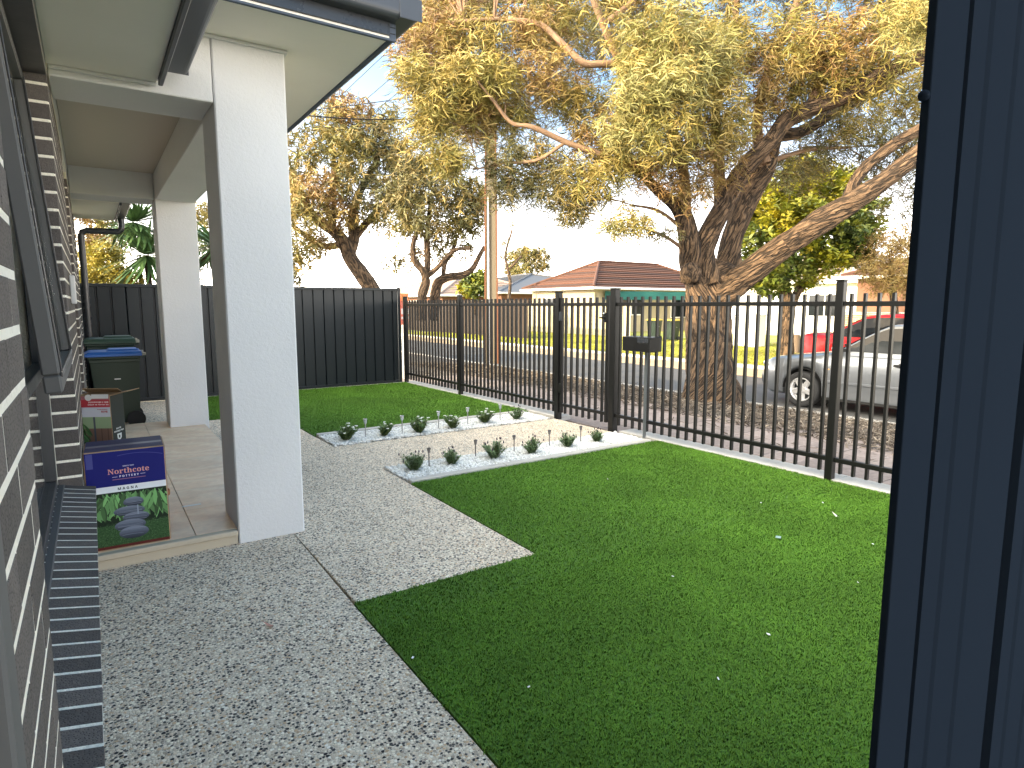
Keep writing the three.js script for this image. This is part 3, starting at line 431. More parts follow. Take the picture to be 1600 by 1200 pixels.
{
  const W = 0.405, Hh = 0.585, D = 0.34, r = rng(21), b = thing('cardboard_box', 'navy blue printed carton with a stone fountain picture, in front on the porch', 'carton', [0.113, 0.09, -4.17 - D / 2], -0.03);
  const body = part('carton', chamfer(W, Hh, D, 0.008), M.card, b, [0, Hh / 2, 0]);
  const front = print(560, 810, (g, w, h) => {
    g.fillStyle = '#171c6a'; g.fillRect(0, 0, w, h); g.fillStyle = '#e3e6ea'; g.fillRect(0, h * 0.355, w, h * 0.065); g.fillStyle = '#1b2a1c'; g.fillRect(0, h * 0.42, w, h);
    g.textAlign = 'center'; g.fillStyle = '#d9dbe6'; g.font = 'bold 15px sans-serif'; g.fillText('SINCE 1897', w * 0.53, h * 0.165);
    g.fillStyle = '#d99a8c'; g.font = 'bold 58px serif'; g.fillText('Northcote', w * 0.53, h * 0.232); g.fillStyle = '#e6e6ee'; g.font = 'bold 24px sans-serif'; g.fillText('P O T T E R Y', w * 0.53, h * 0.272); g.fillRect(w * 0.32, h * 0.262, 36, 3); g.fillRect(w * 0.675, h * 0.255, 36, 3); g.fillStyle = '#a0707c'; g.fillRect(w * 0.32, h * 0.287, w * 0.42, 5);
    g.fillStyle = '#20242c'; g.font = 'bold 30px sans-serif'; g.fillText('M A G N A', w * 0.50, h * 0.402);
    speckle(g, 0, h * 0.42, w, h * 0.55, 1500, r, ['#16241a', '#22351f', '#101a14']); leaves2d(g, -20, w, h * 0.42, h * 0.56, 190, r, 150);
    g.fillStyle = '#34542f'; g.fillRect(0, h * 0.76, w, h * 0.22); speckle(g, 0, h * 0.74, w, h * 0.23, 2600, r, ['#3d5c38', '#2b4428', '#55724a', '#213620']);
    for (const [x, y, a, c] of [[0.56, 0.54, 0.13, 0.05], [0.50, 0.63, 0.20, 0.05], [0.58, 0.70, 0.17, 0.05], [0.50, 0.78, 0.20, 0.06], [0.54, 0.86, 0.19, 0.065]]) { const q = g.createLinearGradient(0, h * (y - c), 0, h * (y + c)); q.addColorStop(0, '#7d8594'); q.addColorStop(0.5, '#565d6d'); q.addColorStop(1, '#2b303c'); g.fillStyle = q; g.beginPath(); g.ellipse(w * x, h * y, w * a, h * c, 0, 0, 6.3); g.fill(); for (let i = 0; i < 7; i++) { g.strokeStyle = i % 2 ? '#39404e' : '#8a92a2'; g.lineWidth = 2; g.beginPath(); const yy = h * (y + rr(-0.6, 0.7, r) * c); g.moveTo(w * (x - a * 0.8), yy); g.quadraticCurveTo(w * x, yy + rr(-12, 12, r), w * (x + a * 0.8), yy + rr(-6, 6, r)); g.stroke(); } }
    g.fillStyle = '#8b95a5'; g.fillRect(w * 0.60, h * 0.58, 10, h * 0.10); g.fillStyle = '#5a2320'; g.fillRect(0, h * 0.972, w, h * 0.03);
    g.strokeStyle = 'rgba(200,205,225,0.35)'; g.lineWidth = 3; g.beginPath(); g.moveTo(w * 0.4, 40); g.quadraticCurveTo(w * 0.7, 10, w * 0.98, 60); g.stroke(); g.fillStyle = 'rgba(190,195,215,0.28)'; g.fillRect(8, 8, 46, 120);
  });
  part('printed_front', face(W - 0.012, Hh - 0.012), front, b, [0, Hh / 2, D / 2 + 0.0005]);
  part('printed_top', new THREE.BoxGeometry(W - 0.012, 0.0008, D - 0.012), mat([0.02, 0.026, 0.10], 0.6), b, [0, Hh + 0.0005, 0]);
  part('packing_tape', new THREE.BoxGeometry(W - 0.02, 0.0006, 0.055), mat([0.08, 0.085, 0.14], 0.35), b, [0, Hh + 0.0013, 0.02]);
  part('printed_side', new THREE.BoxGeometry(0.0008, Hh - 0.012, D - 0.012), mat([0.06, 0.065, 0.14], 0.4), b, [W / 2 + 0.0005, Hh / 2, 0]);
}
{
  const W = 0.235, D = 0.17, Hh = 0.80, r = rng(22), b = thing('cardboard_box', 'open tall carton with red and white top band behind the navy carton', 'carton', [0.005, 0.09, -5.14], -0.5);
  part('carton', merge([bx(-W / 2, W / 2, 0, Hh, D / 2 - 0.005, D / 2), bx(-W / 2, W / 2, 0, Hh, -D / 2, -D / 2 + 0.005), bx(-W / 2, -W / 2 + 0.005, 0, Hh, -D / 2 + 0.006, D / 2 - 0.006), bx(W / 2 - 0.005, W / 2, 0, Hh, -D / 2 + 0.006, D / 2 - 0.006), bx(-W / 2 + 0.006, W / 2 - 0.006, 0, 0.005, -D / 2 + 0.006, D / 2 - 0.006)]), M.card, b);
  const flap = (w, d, pos, rot) => part('flap', bx(-w / 2, w / 2, -0.0025, 0.0025, 0, d, 0.001), M.card, b, pos, rot);
  flap(W, 0.07, [0, Hh + 0.003, -D / 2 + 0.002], [-0.5, 0, 0]); { const f = part('flap', bx(0, 0.12, -0.0025, 0.0025, -D / 2, D / 2, 0.001), M.card, b, [W / 2 - 0.002, Hh + 0.003, 0], [0, 0, 0.22]); }
  part('printed_front', face(W - 0.006, Hh - 0.006), print(330, 1100, (g, w, h) => {
    g.fillStyle = '#b4767a'; g.fillRect(0, 0, w, h * 0.03); g.fillStyle = '#c2434c'; g.fillRect(0, h * 0.03, w, h * 0.065); g.fillStyle = '#d7dbe6'; g.fillRect(0, h * 0.095, w, h * 0.085);
    g.fillStyle = '#f2dfe0'; dashes(g, w - 12, h * 0.045, 17, r, -1); dashes(g, w - 12, h * 0.068, 12, r, -1); g.fillStyle = '#b86a74'; dashes(g, w - 26, h * 0.125, 22, r, -1, 60); dashes(g, w - 26, h * 0.112, 8, r, -1, 90);
    g.fillStyle = '#9db58f'; g.fillRect(0, h * 0.18, w, h * 0.1); g.fillStyle = '#6f584e'; g.fillRect(0, h * 0.28, w, h * 0.72); g.fillStyle = '#8c6f60'; for (let i = 0; i < 6; i++) g.fillRect(i * 60, h * 0.28, 52, h * 0.5); g.fillStyle = '#5c626b'; g.fillRect(w * 0.5, h * 0.18, 18, h * 0.3); g.fillRect(w * 0.42, h * 0.4, 150, 120); g.fillStyle = '#3a3f48'; g.fillRect(w * 0.42, h * 0.47, 130, 26); g.fillStyle = '#77808c'; g.beginPath(); g.ellipse(w * 0.6, h * 0.53, 110, 26, 0, 0, 6.3); g.fill(); leaves2d(g, -30, w * 0.25, h * 0.22, h * 0.4, 60, r, 130);
    g.fillStyle = '#4b4744'; g.fillRect(0, h * 0.62, w, h * 0.38);
  }), b, [0, Hh / 2, D / 2 + 0.0005]);
  part('printed_side', new THREE.BoxGeometry(0.0008, Hh - 0.006, D - 0.006), print(240, 1100, (g, w, h) => { g.fillStyle = '#2b3435'; g.fillRect(0, 0, w, h); g.fillStyle = '#dfe5e5'; dashes(g, w * 0.66, h * 0.29, 18, r, -1, 80); dashes(g, w * 0.86, h * 0.314, 18, r, -1, 170); g.beginPath(); g.moveTo(w * 0.32, h * 0.345); g.lineTo(w * 0.68, h * 0.345); g.lineTo(w * 0.66, h * 0.385); g.lineTo(w * 0.5, h * 0.41); g.lineTo(w * 0.34, h * 0.385); g.fill(); g.fillStyle = '#2b3435'; g.fillRect(w * 0.44, h * 0.36, 28, 28); g.fillStyle = '#dfe5e5'; dashes(g, w * 0.68, h * 0.445, 18, r, -1, 90); dashes(g, w * 0.84, h * 0.468, 18, r, -1, 165); g.fillRect(w * 0.34, h * 0.495, w * 0.32, h * 0.045); g.fillStyle = '#2b3435'; g.fillRect(w * 0.42, h * 0.508, w * 0.16, h * 0.02); }), b, [W / 2 + 0.0005, Hh / 2, 0]);
  const dot = new THREE.CylinderGeometry(0.022, 0.022, 0.001, 16); dot.rotateX(Math.PI / 2); part('sticker', dot, M.white, b, [-0.02, Hh - 0.012, D / 2 + 0.0022]);
  part('white_label', face(0.11, 0.03), M.white, b, [0.055, Hh - 0.004, D / 2 + 0.0024], [-0.15, 0, 0]);
}
one('terracotta_pot', (() => { const g = new THREE.LatheGeometry([[0.001, 0], [0.06, 0], [0.075, 0.12], [0.085, 0.12], [0.085, 0.15], [0.075, 0.15], [0.062, 0.02], [0.001, 0.015]].map(([a, b]) => new THREE.Vector2(a, b)), 24); g.translate(0.285, 0.09, -4.78); return g; })(), mat([0.55, 0.24, 0.10], 0.8), 'small orange clay pot peeking out behind the navy carton', 'pot');
one('paper_slip', bx(0.44, 0.56, 0.0912, 0.0925, -4.83, -4.795, 0.0003), M.white, 'torn white paper strip lying on the beige porch tiles', 'paper');
function loftBox(rows) { const L = []; for (let i = 0; i < rows.length - 1; i++) { const c = ([y, x0, x1, z]) => [V(x0, y, z), V(x1, y, z), V(x1, y, -z), V(x0, y, -z)], A = c(rows[i]), B = c(rows[i + 1]); for (let k = 0; k < 4; k++) { const n = (k + 1) % 4; L.push([A[k], A[n], B[n], B[k]]); } } const f = (r) => [V(r[1], r[0], r[3]), V(r[2], r[0], r[3]), V(r[2], r[0], -r[3]), V(r[1], r[0], -r[3])]; L.push(f(rows[0]), f(rows[rows.length - 1])); const a = rows[0], b = rows[rows.length - 1]; return polys(L, V((a[1] + a[2] + b[1] + b[2]) / 4, (a[0] + b[0]) / 2, 0)); }
function bin(label, pos, s, lidMat, turn) {
  const b = thing('wheelie_bin', label, 'bin', pos, turn, null);
  b.scale.set(s[0], s[1], s[2]);
  part('body', loftBox([[0.06, -0.20, 0.15, 0.19], [0.16, -0.215, 0.215, 0.2], [0.84, -0.265, 0.245, 0.255]]), M.binGreen, b);
  part('rim', merge([bx(-0.29, 0.262, 0.842, 0.872, -0.272, 0.272, 0.008), bx(-0.275, 0.25, 0.80, 0.841, -0.262, 0.262, 0.006)]), M.binGreen, b);
  const lid = part('lid', merge([loftBox([[0.874, -0.325, 0.275, 0.283], [0.898, -0.322, 0.275, 0.28], [0.925, -0.28, 0.27, 0.26], [0.93, -0.26, 0.265, 0.25]]), loftBox([[0.9305, -0.09, 0.25, 0.19], [0.952, -0.06, 0.23, 0.17]])]), lidMat, b);
  part('handle', bar(V(-0.328, 0.892, -0.16), V(-0.328, 0.892, 0.16), 0.013), lidMat, lid);
  part('handle', merge([bar(V(0.305, 0.86, -0.2), V(0.305, 0.86, 0.2), 0.014), bx(0.26, 0.305, 0.845, 0.868, -0.19, -0.16), bx(0.26, 0.305, 0.845, 0.868, 0.16, 0.19)]), M.binGreen, b);
  part('hinge', merge([bx(0.276, 0.32, 0.872, 0.91, 0.21, 0.25, 0.006), bx(0.276, 0.32, 0.872, 0.91, -0.25, -0.21, 0.006)]), mat([0.40, 0.36, 0.28], 0.6), b);
  for (const q of [-0.225, 0.225]) { const w = new THREE.CylinderGeometry(0.1, 0.1, 0.045, 20); w.rotateX(Math.PI / 2); part('wheel', w, M.rubber, b, [0.17, 0.1, q]); }
  const a = bar(V(0.17, 0.1, -0.2), V(0.17, 0.1, 0.2), 0.01); part('axle', a, M.darkMetal, b);
  part('emblem', bx(-0.03, 0.035, 0.595, 0.608, 0.2445, 0.2465, 0.0005), M.white, b);
  return b;
}
bin('dark green wheelie bin with a blue lid, nearest of the two bins', [0.215, 0, -9.15], [1, 1.02, 1], M.binBlue, 0);
bin('all dark green wheelie bin standing behind the blue lidded one', [0.20, 0, -10.0], [1, 1.15, 1], mat([0.02, 0.055, 0.032], 0.45), 0);

// ---------------------------------------------------------------- planting and garden lights in the pebble strips
function bladeLeaf(base, dir, up, L, w, bend, out) { const s = V().crossVectors(dir, up).normalize().multiplyScalar(w / 2), m = base.clone().addScaledVector(dir, L * 0.5).addScaledVector(up, bend * L * 0.2), t = base.clone().addScaledVector(dir, L).addScaledVector(up, -bend * L * 0.15), n = V().crossVectors(s, dir).normalize(); if (n.y < 0) n.negate(); const A = m.clone().sub(s), B = m.clone().add(s); for (const [i, j, k] of [[base, A, B], [A, t, B]]) { const f = V().crossVectors(j.clone().sub(i), k.clone().sub(i)).normalize(); for (const v of [i, j, k]) { out.p.push(v.x, v.y, v.z); out.n.push(f.x, f.y, f.z); } } }
function finish(o) { const g = new THREE.BufferGeometry(); g.setAttribute('position', new THREE.Float32BufferAttribute(o.p, 3)); g.setAttribute('normal', new THREE.Float32BufferAttribute(o.n, 3)); g.setAttribute('uv', new THREE.Float32BufferAttribute(new Float32Array(o.p.length / 3 * 2), 2)); return g; }
function shrub(name, label, seed, kind, pos, group) {
  const r = rng(seed), o = thing(name, label, 'plant', pos, 0, group), lf = { p: [], n: [] }, lf2 = { p: [], n: [] }, st = [], tips = [], H = kind ? 0.15 : 0.165;
  for (let i = 0; i < 26; i++) {
    const a = r() * 6.283, lean = rr(0.1, 0.95, r), L = H * rr(0.75, 1.15, r), d = V(Math.cos(a) * lean, 1, Math.sin(a) * lean).normalize(), b = V(Math.cos(a) * 0.02 * r(), 0, Math.sin(a) * 0.02 * r()), t = b.clone().addScaledVector(d, L); st.push(bar(b, t, 0.0022, 0.0012, 4)); tips.push([t, d, lean]);
    for (let k = 0; k < 44; k++) { const q = b.clone().lerp(t, rr(0.15, 1.0, r)), aa = r() * 6.283, dd = V(Math.cos(aa), rr(0.2, 1.1, r), Math.sin(aa)).normalize(); bladeLeaf(q, dd, V(0, 1, 0.01), rr(0.028, 0.055, r), kind ? rr(0.008, 0.012, r) : rr(0.013, 0.02, r), 0.5, r() < 0.5 ? lf : lf2); }
  }
  part('stems', merge(st), mat([0.10, 0.10, 0.05], 0.9), o); part('leaves', finish(lf), kind ? mat([0.11, 0.18, 0.065], 0.7) : mat([0.09, 0.16, 0.04], 0.7), o); part('leaves', finish(lf2), kind ? mat([0.17, 0.25, 0.11], 0.7) : mat([0.17, 0.24, 0.085], 0.7), o);
  for (let i = 0; i < (kind ? 9 : 8); i++) { const [t, d] = tips[i * 2]; if (kind) { const s = []; const b = t.clone().addScaledVector(d, 0.045); s.push(bar(t, b, 0.001, 0.001, 4)); const q = new THREE.SphereGeometry(0.006, 6, 5); q.scale(1, 2.2, 1); q.translate(b.x, b.y, b.z); s.push(q); part('flower_spike', merge(s), mat([0.035, 0.022, 0.045], 0.8), o); } else { const s = []; const c = t.clone().addScaledVector(d, rr(0.01, 0.035, r)); s.push(bar(t, c, 0.001, 0.001, 4)); for (let k = 0; k < 9; k++) { const q = new THREE.IcosahedronGeometry(rr(0.006, 0.009, r), 0); q.scale(1, 0.5, 1); q.translate(c.x + rr(-0.014, 0.014, r), c.y + rr(-0.002, 0.006, r), c.z + rr(-0.014, 0.014, r)); s.push(q); } part('flower', merge(s), mat([0.82, 0.83, 0.76], 0.7), o); } }
  return o;
}
const ORD = ['first', 'second', 'third', 'fourth', 'fifth', 'sixth'];
{
  const up = [[2.26, -6.64], [2.70, -6.63], [3.11, -6.57], [3.57, -6.58], [4.08, -6.67]], G = 'white flowering shrubs in the far pebble strip';
  const a = shrub('flowering_shrub', 'white flowering shrub, ' + ORD[0] + ' from the house end of the far pebble strip', 51, 0, [up[0][0], 0, up[0][1]], G), b = shrub('flowering_shrub', 'white flowering shrub, ' + ORD[1] + ' from the house end of the far pebble strip', 52, 0, [up[1][0], 0, up[1][1]], G); b.scale.setScalar(0.88);
  up.slice(2).forEach((p, i) => copy(i % 2 ? b : a, 'white flowering shrub, ' + ORD[i + 2] + ' from the house end of the far pebble strip', [p[0], 0, p[1]], 1.3 + i * 2.1, [1.0, 0.95, 0.98][i]));
  const lo = [[2.34, -5.06], [2.73, -5.07], [3.18, -5.03], [3.61, -5.0], [4.10, -5.02], [4.53, -5.04]], G2 = 'grey green lavender shrubs in the near pebble strip';
  const c = shrub('lavender_shrub', 'grey green lavender shrub, ' + ORD[0] + ' from the house end of the near pebble strip', 61, 1, [lo[0][0], 0, lo[0][1]], G2), d = shrub('lavender_shrub', 'grey green lavender shrub, ' + ORD[1] + ' from the house end of the near pebble strip', 62, 1, [lo[1][0], 0, lo[1][1]], G2);
  d.scale.setScalar(0.9);
  lo.slice(2).forEach((p, i) => copy(i % 2 ? d : c, 'grey green lavender shrub, ' + ORD[i + 2] + ' from the house end of the near pebble strip', [p[0], 0, p[1]], 0.7 + i * 1.7, [1.08, 0.95, 0.9, 0.82][i]));
  copy(d, 'small flowerless grey green shrub at the gate end of the far pebble strip', [4.55, 0, -6.64], 2.2, 0.95);
  // solar stake lights
  const sl = (label, pos, g, m, lm) => { const o = thing('garden_light', label, 'garden light', pos, 0, g); part('stake', cyl(0.006, 0.007, 0.175, 8, 0, 0, 0), m, o); part('lens', cyl(0.014, 0.022, 0.045, 12, 0, 0.176, 0), lm, o); const k = part('cap', merge([cyl(0.024, 0.024, 0.006, 14, 0, 0.2215, 0), cyl(0.024, 0.018, 0.006, 14, 0, 0.2278, 0)]), m, o); part('solar_cell', bx(-0.012, 0.012, 0.234, 0.2352, -0.012, 0.012, 0.0003), M.darkglass, k); return o; };
  const u = [[2.49, -6.66], [2.92, -6.62], [3.41, -6.65], [3.84, -6.69], [4.32, -6.68]], g1 = 'silver stake lights in the far pebble strip', s = sl('silver solar stake light, ' + ORD[0] + ' from the house end of the far pebble strip', [u[0][0], 0, u[0][1]], g1, mat([0.42, 0.42, 0.42], 0.3, { metalness: 0.85 }), mat([0.8, 0.84, 0.86], 0.15, { transmission: 0.6, thickness: 0 }));
  u.slice(1).forEach((p, i) => copy(s, 'silver solar stake light, ' + ORD[i + 1] + ' from the house end of the far pebble strip', [p[0], 0, p[1]], i));
  const v = [[2.52, -5.12], [3.06, -5.18], [3.5, -5.15], [3.96, -5.16], [4.38, -5.14]], g2 = 'dark stake lights in the near pebble strip', t = sl('slim dark stake light, ' + ORD[0] + ' from the house end of the near pebble strip', [v[0][0], 0, v[0][1]], g2, mat([0.10, 0.085, 0.08], 0.5, { metalness: 0.3 }), mat([0.16, 0.14, 0.13], 0.3));
  v.slice(1).forEach((p, i) => copy(t, 'slim dark stake light, ' + ORD[i + 1] + ' from the house end of the near pebble strip', [p[0], 0, p[1]], i, 0.8)); t.scale.setScalar(0.8);
}
// litter on lawn and path
function leafLitter(label, x, z, y, L, turn, rgb, curl) { const g = new THREE.PlaneGeometry(L, L * 0.22, 10, 2), p = g.attributes.position; for (let i = 0; i < p.count; i++) { const t = p.getX(i) / (L / 2), s = p.getY(i); p.setXYZ(i, p.getX(i), s * (1 - t * t * 0.96) + 0.22 * L * t * t, curl * L * (t * t) + s * s * 6); } g.rotateX(-Math.PI / 2); g.computeVertexNormals(); const o = one('fallen_leaf', g, mat(rgb, 0.7), label, 'leaf'); o.position.set(x, y, z); o.rotation.y = turn; }
leafLitter('curled pale leaf lying on the right side of the near lawn', 4.26, -2.22, 0.026, 0.085, 0.9, [0.62, 0.60, 0.48], 0.25);
leafLitter('curled reddish dry leaf lying on the gravelly path', 0.60, -2.92, 0.004, 0.075, 2.0, [0.42, 0.22, 0.16], 0.3);
leafLitter('faded tan leaf on the path right of the reddish leaf', 0.72, -2.86, 0.004, 0.06, 0.5, [0.5, 0.45, 0.33], 0.15);
{ const q = one('pale_scrap', bx(-0.02, 0.02, 0, 0.003, -0.016, 0.016, 0.001), mat([0.26, 0.38, 0.33], 0.6), 'pale bluish scrap lying in the middle of the near lawn', 'scrap'); q.position.set(3.56, 0.024, -2.22); q.rotation.y = 0.5;
  const places = [[1.32, -1.84, 'pale petal nearest the camera on the lawn, at lower middle'], [1.98, -1.46, 'white petal on the lawn at lower right, just below the oblong petal'], [2.45, -1.55, 'white oblong petal on the lawn at lower right'], [1.03, -2.28, 'white petal on the lawn beside the slanting path edge at lower left'], [3.59, -3.85, 'white petal on the lawn nearest to the near pebble strip'], [4.11, -2.72, 'white petal on the lawn just beyond the bluish scrap'], [4.50, -2.46, 'white petal on the lawn just beyond the curled pale leaf'], [3.96, -1.83, 'white petal at the right edge of the lawn below the fence post'], [3.33, -1.60, 'white petal by the dark fence panel at the right of the lawn'], [2.56, -2.21, 'white petal in the middle of the lawn, nearer than the scrap and left of it']];
  places.forEach(([x, z, label], i) => { const o = one('petal', bx(-0.009, 0.009, 0, 0.002, -0.005, 0.005, 0.0005), M.white, label, 'petal'); o.position.set(x, 0.019, z); o.rotation.set(0.3, i * 1.3, 0.2); o.scale.setScalar(i === 2 ? 1 : 0.6 + 0.08 * (i % 4)); o.userData.group = 'petals scattered on the near lawn'; }); }
// ---------------------------------------------------------------- trees
// a limb: tube along points [x, y, z, radius] with furrowed bark
function limb(pts, o = {}) {
  const { n = 12, step = 0.12, amp = 0.10, seed = 1, flute = 0, cap = true } = o, c = new THREE.CatmullRomCurve3(pts.map((p) => p[0]), false, 'centripetal'), L = c.getLength(), K = Math.max(4, Math.ceil(L / step)), P = [], U = [], I = [];
  let nrm = V(0.3, 0.1, 1), prev = null, len = 0;
  for (let k = 0; k <= K; k++) {
    const t = k / K, p = c.getPoint(t), d = c.getTangent(t); nrm = nrm.clone().addScaledVector(d, -nrm.dot(d)).normalize(); const b = V().crossVectors(d, nrm);
    const f = t * (pts.length - 1), i = Math.min(pts.length - 2, Math.floor(f)), rad = lerp(pts[i][1], pts[i + 1][1], f - i);
    if (prev) len += p.distanceTo(prev); prev = p;
    for (let j = 0; j <= n; j++) { const a = (j % n) / n * 6.2832, w = rad * (1 + amp * (fbm((j % n) / n, len / 3 % 1, 8, 3, seed) - 0.5) * 2 + flute * Math.pow(Math.abs(Math.sin(a * 2.5 + seed)), 0.7) - flute * 0.6 + amp * 0.7 * (vn(len * 2.2, (j % n) / n * 4, 64, seed + 7) - 0.5)), q = p.clone().addScaledVector(nrm, Math.cos(a) * w).addScaledVector(b, Math.sin(a) * w); P.push(q.x, q.y, q.z); U.push(j / n * rad * 6.28, len); }
  }
  for (let k = 0; k < K; k++) for (let j = 0; j < n; j++) { const a = k * (n + 1) + j, b = a + n + 1; I.push(a, a + 1, b, b, a + 1, b + 1); }
  const g = new THREE.BufferGeometry(); g.setAttribute('position', new THREE.Float32BufferAttribute(P, 3)); g.setAttribute('uv', new THREE.Float32BufferAttribute(U, 2)); g.setIndex(I); g.computeVertexNormals();
  const N = g.attributes.normal; for (let k = 0; k <= K; k++) { const a = k * (n + 1), b = a + n, x = N.getX(a) + N.getX(b), y = N.getY(a) + N.getY(b), z = N.getZ(a) + N.getZ(b), l = Math.hypot(x, y, z) || 1; N.setXYZ(a, x / l, y / l, z / l); N.setXYZ(b, x / l, y / l, z / l); }
  return g;
}
// [px, py, depth, radius in px] rows -> limb points
const LP = (rows) => rows.map(([x, y, w, r]) => [at(x, y, w), r * w / FOCAL]);
function leafStrip(base, dir, side, L, w, curl, out, segs = 3) { // narrow curved leaf
  const up = V().crossVectors(side, dir).normalize(); let prev = null;
  for (let i = 0; i <= segs; i++) { const t = i / segs, c = base.clone().addScaledVector(dir, L * t).addScaledVector(up, curl * L * t * t).addScaledVector(side, curl * 0.6 * L * Math.sin(t * 3)), h = w / 2 * Math.pow(Math.sin(Math.PI * (0.12 + 0.86 * t)), 0.8), a = c.clone().addScaledVector(side, -h), b = c.clone().addScaledVector(side, h); if (prev) for (const v of i === segs ? [prev[0], prev[1], c] : [prev[0], prev[1], b, prev[0], b, a]) { out.p.push(v.x, v.y, v.z); out.n.push(up.x, up.y, up.z); } prev = [a, b]; }
}
function gumSpray(seed, n, L, w) { const r = rng(seed), o = { p: [], n: [] }; for (let i = 0; i < n; i++) { const t = i / n, a = r() * 6.283, b = V(0.10 * t * Math.cos(seed), -0.24 * t, 0.10 * t * Math.sin(seed)), dn = rr(-1.0, 0.15, r), d = V(Math.cos(a) * rr(0.5, 1, r), dn, Math.sin(a) * rr(0.5, 1, r)).normalize(), s = V().crossVectors(d, V(rr(-1, 1, r), rr(-1, 1, r), rr(-1, 1, r))).normalize(); leafStrip(b, d, s, L * rr(0.7, 1.25, r), w * rr(0.8, 1.2, r), rr(-0.25, 0.25, r), o); } return finish(o); }
function broadSpray(seed, n, L, w) { const r = rng(seed), o = { p: [], n: [] }; for (let i = 0; i < n; i++) { const a = r() * 6.283, e = rr(-0.5, 1.2, r), d = V(Math.cos(a), e, Math.sin(a)).normalize(), s = V().crossVectors(d, V(0, 1, 0.3)).normalize(); leafStrip(V(rr(-0.1, 0.1, r), rr(-0.08, 0.08, r), rr(-0.1, 0.1, r)), d, s, L * rr(0.7, 1.2, r), w, -0.3, o, 3); } return finish(o); }
const PAL = { // leaf tones
  olive: [[0.36, 0.31, 0.09], [0.31, 0.29, 0.085], [0.45, 0.37, 0.13], [0.24, 0.24, 0.07]], pale: [[0.36, 0.37, 0.16], [0.42, 0.41, 0.20], [0.30, 0.32, 0.13], [0.40, 0.34, 0.12]],
  rust: [[0.34, 0.22, 0.09], [0.34, 0.27, 0.095], [0.24, 0.15, 0.07], [0.40, 0.32, 0.13]], dark: [[0.16, 0.165, 0.07], [0.22, 0.20, 0.08], [0.12, 0.13, 0.055], [0.26, 0.21, 0.08]],
  lime: [[0.46, 0.47, 0.03], [0.56, 0.52, 0.04], [0.36, 0.40, 0.03], [0.22, 0.28, 0.02]], green: [[0.16, 0.24, 0.04], [0.30, 0.36, 0.05], [0.08, 0.14, 0.035], [0.24, 0.30, 0.08]], straw: [[0.42, 0.31, 0.13], [0.34, 0.24, 0.09], [0.46, 0.38, 0.18], [0.28, 0.19, 0.08]], yellow: [[0.62, 0.55, 0.10], [0.50, 0.46, 0.08], [0.70, 0.62, 0.16], [0.40, 0.40, 0.08]],
};
const shade = (pal, r) => { const c = pal[Math.floor(r() * pal.length)], k = rr(0.75, 1.2, r); return col(c[0] * k, c[1] * k, c[2] * k); };
// clumps: {p, r, n, tone}; sprays spread through each, thicker towards the outside
function foliage(tree, geos, clumps, size, r, flat = 0.8) {
  const sets = geos.map(() => [[], []]);
  for (const c of clumps) { const tn = PAL[c.tone]; for (let i = 0; i < c.n; i++) { const a = r() * 6.283, u = rr(-1, 1, r), q = Math.pow(r(), 0.42) * c.r, s = Math.sqrt(1 - u * u), p = c.p.clone().add(V(Math.cos(a) * s * q, u * q * flat, Math.sin(a) * s * q)), k = Math.floor(r() * geos.length); sets[k][0].push(mtx(p, rr(-0.5, 0.5, r), r() * 6.283, rr(-0.5, 0.5, r), size * rr(0.75, 1.25, r))); sets[k][1].push(shade(tn, r)); } }
  geos.forEach((g, k) => sets[k][0].length && inst('foliage', g, M.leaf, sets[k][0], tree, sets[k][1]));
}
function twigsTo(clumps, nodes, r, out, r0 = 0.014) { for (const c of clumps) { let best = nodes[0], bd = 1e9; for (const n of nodes) { const d = n.distanceTo(c.p) + (n.y > c.p.y ? 0.4 * (n.y - c.p.y) : 0); if (d < bd) { bd = d; best = n; } } const m = best.clone().lerp(c.p, 0.5).add(V(rr(-0.2, 0.2, r), rr(0.0, 0.35, r), rr(-0.2, 0.2, r)).multiplyScalar(Math.min(1, bd))); out.push(limb([[best, r0 * Math.min(1.3, 0.6 + bd * 0.3)], [m, r0 * 0.8], [c.p, r0 * 0.4]], { n: 5, step: 0.3, amp: 0.05 })); for (let k = 0; k < 3; k++) { const e = c.p.clone().add(V(rr(-1, 1, r), rr(-0.6, 0.8, r), rr(-1, 1, r)).multiplyScalar(c.r * 0.9)); out.push(limb([[m.clone().lerp(c.p, r()), r0 * 0.5], [c.p.clone().lerp(e, 0.5).add(V(0, 0.08, 0)), r0 * 0.35], [e, r0 * 0.2]], { n: 4, step: 0.35, amp: 0 })); } } }
const CL = (rows, k, TN) => rows.map(([x, y, w, rp, n, t]) => ({ p: at(x, y, w), r: rp * w / FOCAL, n: Math.round(n * k), tone: TN[t] }));
const gumGeo = [1, 2, 3, 4].map((s) => gumSpray(s * 13, 17, 0.16, 0.0125)), gumFar = [1, 2, 3].map((s) => gumSpray(s * 17, 11, 0.19, 0.03));
